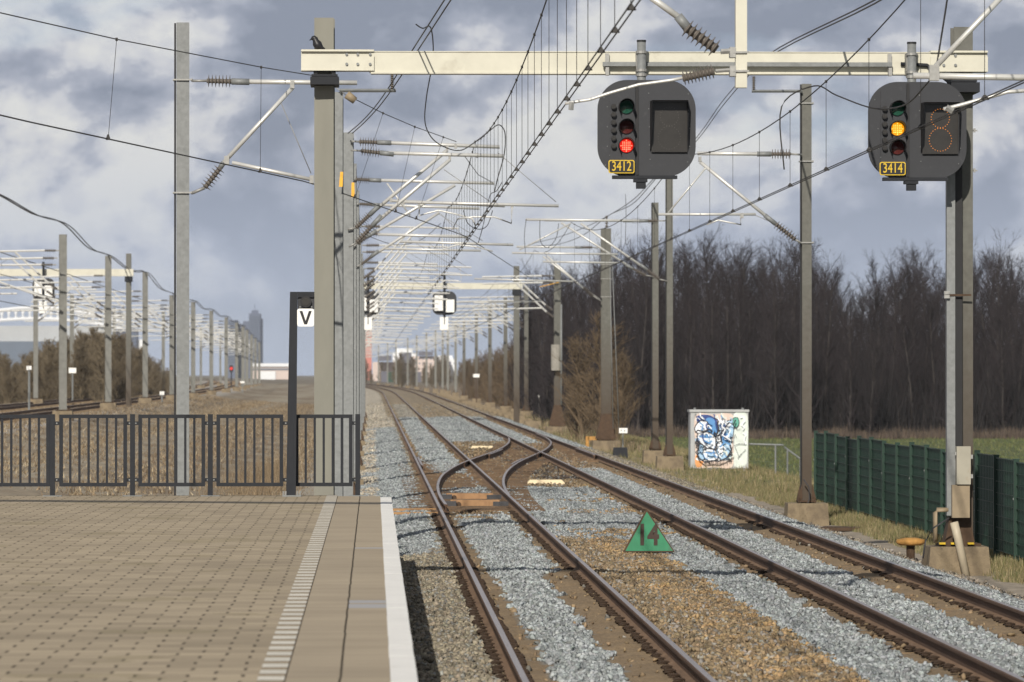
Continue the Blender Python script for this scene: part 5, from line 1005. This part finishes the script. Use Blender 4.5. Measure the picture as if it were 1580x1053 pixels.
TP = tree_protos(8, 11.0, 70, 10, .26, .11, up=1.5, base=.05, tw=.0065, rnd=.55)
edge = [(818, 436), (850, 425), (880, 412), (905, 400), (960, 396), (1010, 392), (1050, 388), (1110, 385), (1150, 388), (1190, 384), (1240, 384), (1262, 392), (1290, 425), (1310, 450), (1330, 452), (1352, 440), (1372, 420), (1395, 402), (1430, 405), (1470, 418), (1520, 406), (1580, 408), (1660, 412)]
for row, (Y0, n, k) in enumerate(((262, 44, .84), (280, 46, 1.0), (302, 46, 1.0), (326, 42, .95), (342, 40, .8))):
    for i in range(n):
        px = 828 + (840 * (i + random.uniform(.1, .9)) / n); Y = Y0 + random.uniform(-8, 8); top = np.interp(px, [e[0] for e in edge], [e[1] for e in edge]) + random.uniform(-3, 12) + (random.uniform(0, 30) if random.random() < .4 else 0)
        c = P(px, top, Y); zb = -1.1; h = (c.z - zb) * (k + random.uniform(-.08, .05)); plant(random.choice(TP), 'bare_tree', 'tall bare dark tree in the wood behind the green fence', 'tree', c.x, Y, zb, h / 11.0, 'bare trees of the wood')
for i in range(16):         # the wood's edge running away along the line
    px = 815 + random.uniform(-8, 25) - i * .8; Y = 300 + i * 16; c = P(px, 444 + i * 6.5, Y); plant(random.choice(TP), 'bare_tree', 'bare tree at the far edge of the wood along the right track', 'tree', c.x, Y, -1.2, max(.35, (c.z + 1.2) / 11), 'bare trees along the far right track')
SHP = tree_protos(4, 3.6, 54, 14, .38, .07, mt='browntwig', bark='browntwig', up=1.35, tw=.0062, base=.02, rnd=.6)
for k, (px, top, bot, Y, lab) in enumerate(((926, 512, 668, 205, 'tall brown bare bush behind the thick anchor mast'), (900, 540, 665, 212, 'brown bare bush left of the tall one by the anchor mast'), (950, 560, 670, 200, 'low brown bush right of the anchor mast'), (888, 590, 662, 214, 'small brown bush at the left foot of the tall bush'))):
    c = P(px, top, Y); z = gz(c.x, Y); plant(SHP[k % 4], 'brown_bush', lab, 'bush', c.x, Y, z, (c.z - z) / 3.7 * 1.15, None, .9)
for i in range(40):
    Y = random.uniform(330, 640); px = random.uniform(706, 812) if Y > 420 else random.uniform(765, 830); c = P(px, random.uniform(560, 590), Y); z = -.9; plant(random.choice(SHP), 'brown_bush', 'brown bare bush along the far right side of the line', 'bush', max(c.x, 11 + bend(Y)), Y, z, random.uniform(.5, 1.2) * (1 + (Y - 330) / 500), 'brown bushes along the far right track')
SCP = tree_protos(5, 4.5, 60, 16, .36, .07, mt='scrubtwig', bark='scrubtwig', up=1.3, tw=.0085, base=.02)
ledge = [(-40, 530), (0, 552), (30, 555), (60, 540), (110, 520), (150, 512), (200, 522), (235, 550), (265, 572), (300, 588), (400, 592)]
for i in range(96):
    px = -30 + 310 * (i + random.random()) / 96; Y = random.uniform(330, 430) + max(0, px - 180) * 1.6; top = np.interp(px, [e[0] for e in ledge], [e[1] for e in ledge]) + random.uniform(-3, 14); c = P(px, top, Y); plant(random.choice(SCP), 'scrub_bush', 'olive brown bare scrub beside the other line at far left', 'bush', c.x, Y, -.1, max(.25, (c.z + .1) / 4.6), 'scrub beside the other line')
for i in range(46):          # the horizon hedge
    Y = random.uniform(900, 1400); px = random.uniform(565, 800); c = P(px, 575, Y); plant(random.choice(SCP), 'far_bush', 'hazy bush on the horizon beyond the bend of the tracks', 'bush', c.x, Y, -.6, random.uniform(.7, 1.5), 'bushes on the horizon')
def blades(name, label, n, fn, cols, h0, h1, w=.008, m='grass_blades', cat='grass', lean=.45):
    V = np.zeros((n, 3, 3)); x, y, z, hs = fn(n); a = RNG.uniform(0, 6.28, n); h = RNG.uniform(h0, h1, n) * hs; le = RNG.uniform(0, lean, n) * h; b = RNG.uniform(0, 6.28, n)
    V[:, 0] = np.stack([x - np.cos(a) * w, y - np.sin(a) * w, z], -1); V[:, 1] = np.stack([x + np.cos(a) * w, y + np.sin(a) * w, z], -1); V[:, 2] = np.stack([x + np.cos(b) * le, y + np.sin(b) * le, z + h], -1)
    me = bpy.data.meshes.new(name); me.vertices.add(3 * n); me.vertices.foreach_set('co', V.ravel()); me.loops.add(3 * n); me.loops.foreach_set('vertex_index', np.arange(3 * n, dtype=np.int32)); me.polygons.add(n); me.polygons.foreach_set('loop_start', np.arange(0, 3 * n, 3, dtype=np.int32)); me.update(calc_edges=True)
    c = np.array(cols)[RNG.integers(0, len(cols), n)] * RNG.uniform(.6, 1.35, (n, 1)); c = np.repeat(c, 3, 0); at = me.color_attributes.new('tint', 'FLOAT_COLOR', 'POINT'); at.data.foreach_set('color', np.concatenate([c, np.ones((3 * n, 1))], 1).astype(np.float32).ravel())
    if 'blade' not in M: M['blade'] = mat('grass_blade', (1, 1, 1), .8, 0, .1, 5, attr='tint')
    me.materials.append(M['blade']); o = bpy.data.objects.new(name, me); COL.objects.link(o); tag(o, label, cat, kind='stuff')
GZ = np.vectorize(gz)
def patch(x0, x1, y0, y1, clump=.0, s=1.0, seed=3, dz=0):
    def fn(n):
        x = RNG.uniform(x0, x1, n * 3); y = RNG.uniform(y0, y1, n * 3); k = wob(x, y, s, seed) > clump; x, y = x[k][:n], y[k][:n]
        if len(x) < n: i = RNG.integers(0, len(x), n - len(x)); x = np.concatenate([x, x[i] + .03]); y = np.concatenate([y, y[i]])
        return x, y, GZ(x, y) + dz - .02, np.clip(.7 + .5 * wob(x, y, s * 1.7, seed + 2), .3, 1.3)
    return fn
GC = [(.10, .115, .04), (.15, .14, .055), (.22, .18, .09), (.28, .23, .135), (.19, .155, .08)]; DC = [(.25, .195, .125), (.19, .14, .085), (.34, .28, .19), (.15, .105, .066), (.23, .17, .105)]
blades('grass', 'short green and straw coloured grass along the green fence', 60000, patch(9.0, 10.9, 58, 128, -.15, 1.1), GC, .05, .22, .007)
blades('grass', 'rough grass around the graffiti cabinet and masts', 46000, patch(8.3, 13.5, 120, 240, .0, .9, 6), GC, .08, .32, .011)
blades('meadow_grass', 'green meadow grass behind the green fence', 40000, patch(13, 40, 130, 262, -.4, .4, 4), [(.085, .105, .035), (.105, .12, .042), (.13, .13, .055)], .06, .22, .03)
blades('reed_bed', 'brown reeds and brambles in front of the wood', 45000, patch(11.5, 42, 252, 266, -.25, .6, 5), [(.085, .062, .05), (.11, .082, .062), (.065, .05, .045), (.13, .10, .07)], .3, .85, .016, cat='reeds')
blades('dry_grass', 'dry brown grass covering the field behind the railing', 110000, patch(-22, -1.2, 105, 420, -.05, .8, 7), DC, .04, .26, .02, lean=1.2)
blades('dry_grass', 'straw coloured stalks standing beside the railing', 2500, patch(-4.2, -1.9, 110, 150, .2, 1.2, 9), [(.22, .165, .10), (.18, .13, .08)], .3, .8, .006)
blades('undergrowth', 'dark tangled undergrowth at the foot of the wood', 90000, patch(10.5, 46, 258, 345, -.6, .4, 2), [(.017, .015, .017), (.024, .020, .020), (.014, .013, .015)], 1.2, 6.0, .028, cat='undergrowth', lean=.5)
blades('weeds', 'brown weeds growing along the right shoulder of the line', 14000, patch(8.6, 10.5, 180, 330, .1, .7, 11), DC + GC[:2], .1, .6, .02)

# ------------------------------------------------------------------ the air
def haze():
    m = bpy.data.materials.new('thin_air'); m.use_nodes = True; nt = m.node_tree; nt.nodes.remove(nt.nodes['Principled BSDF']); v = nt.nodes.new('ShaderNodeVolumePrincipled')
    v.inputs['Color'].default_value = (.88, .94, 1.0, 1); v.inputs['Density'].default_value = .00010; v.inputs['Anisotropy'].default_value = .1; nt.links.new(v.outputs[0], nt.nodes['Material Output'].inputs['Volume'])
    o = MB().bx(-3600, 3600, -200, 5400, -2.6, 62).build('haze', m); tag(o, kind='stuff'); o['label'] = 'thin bluish haze over the far end of the line'
haze()
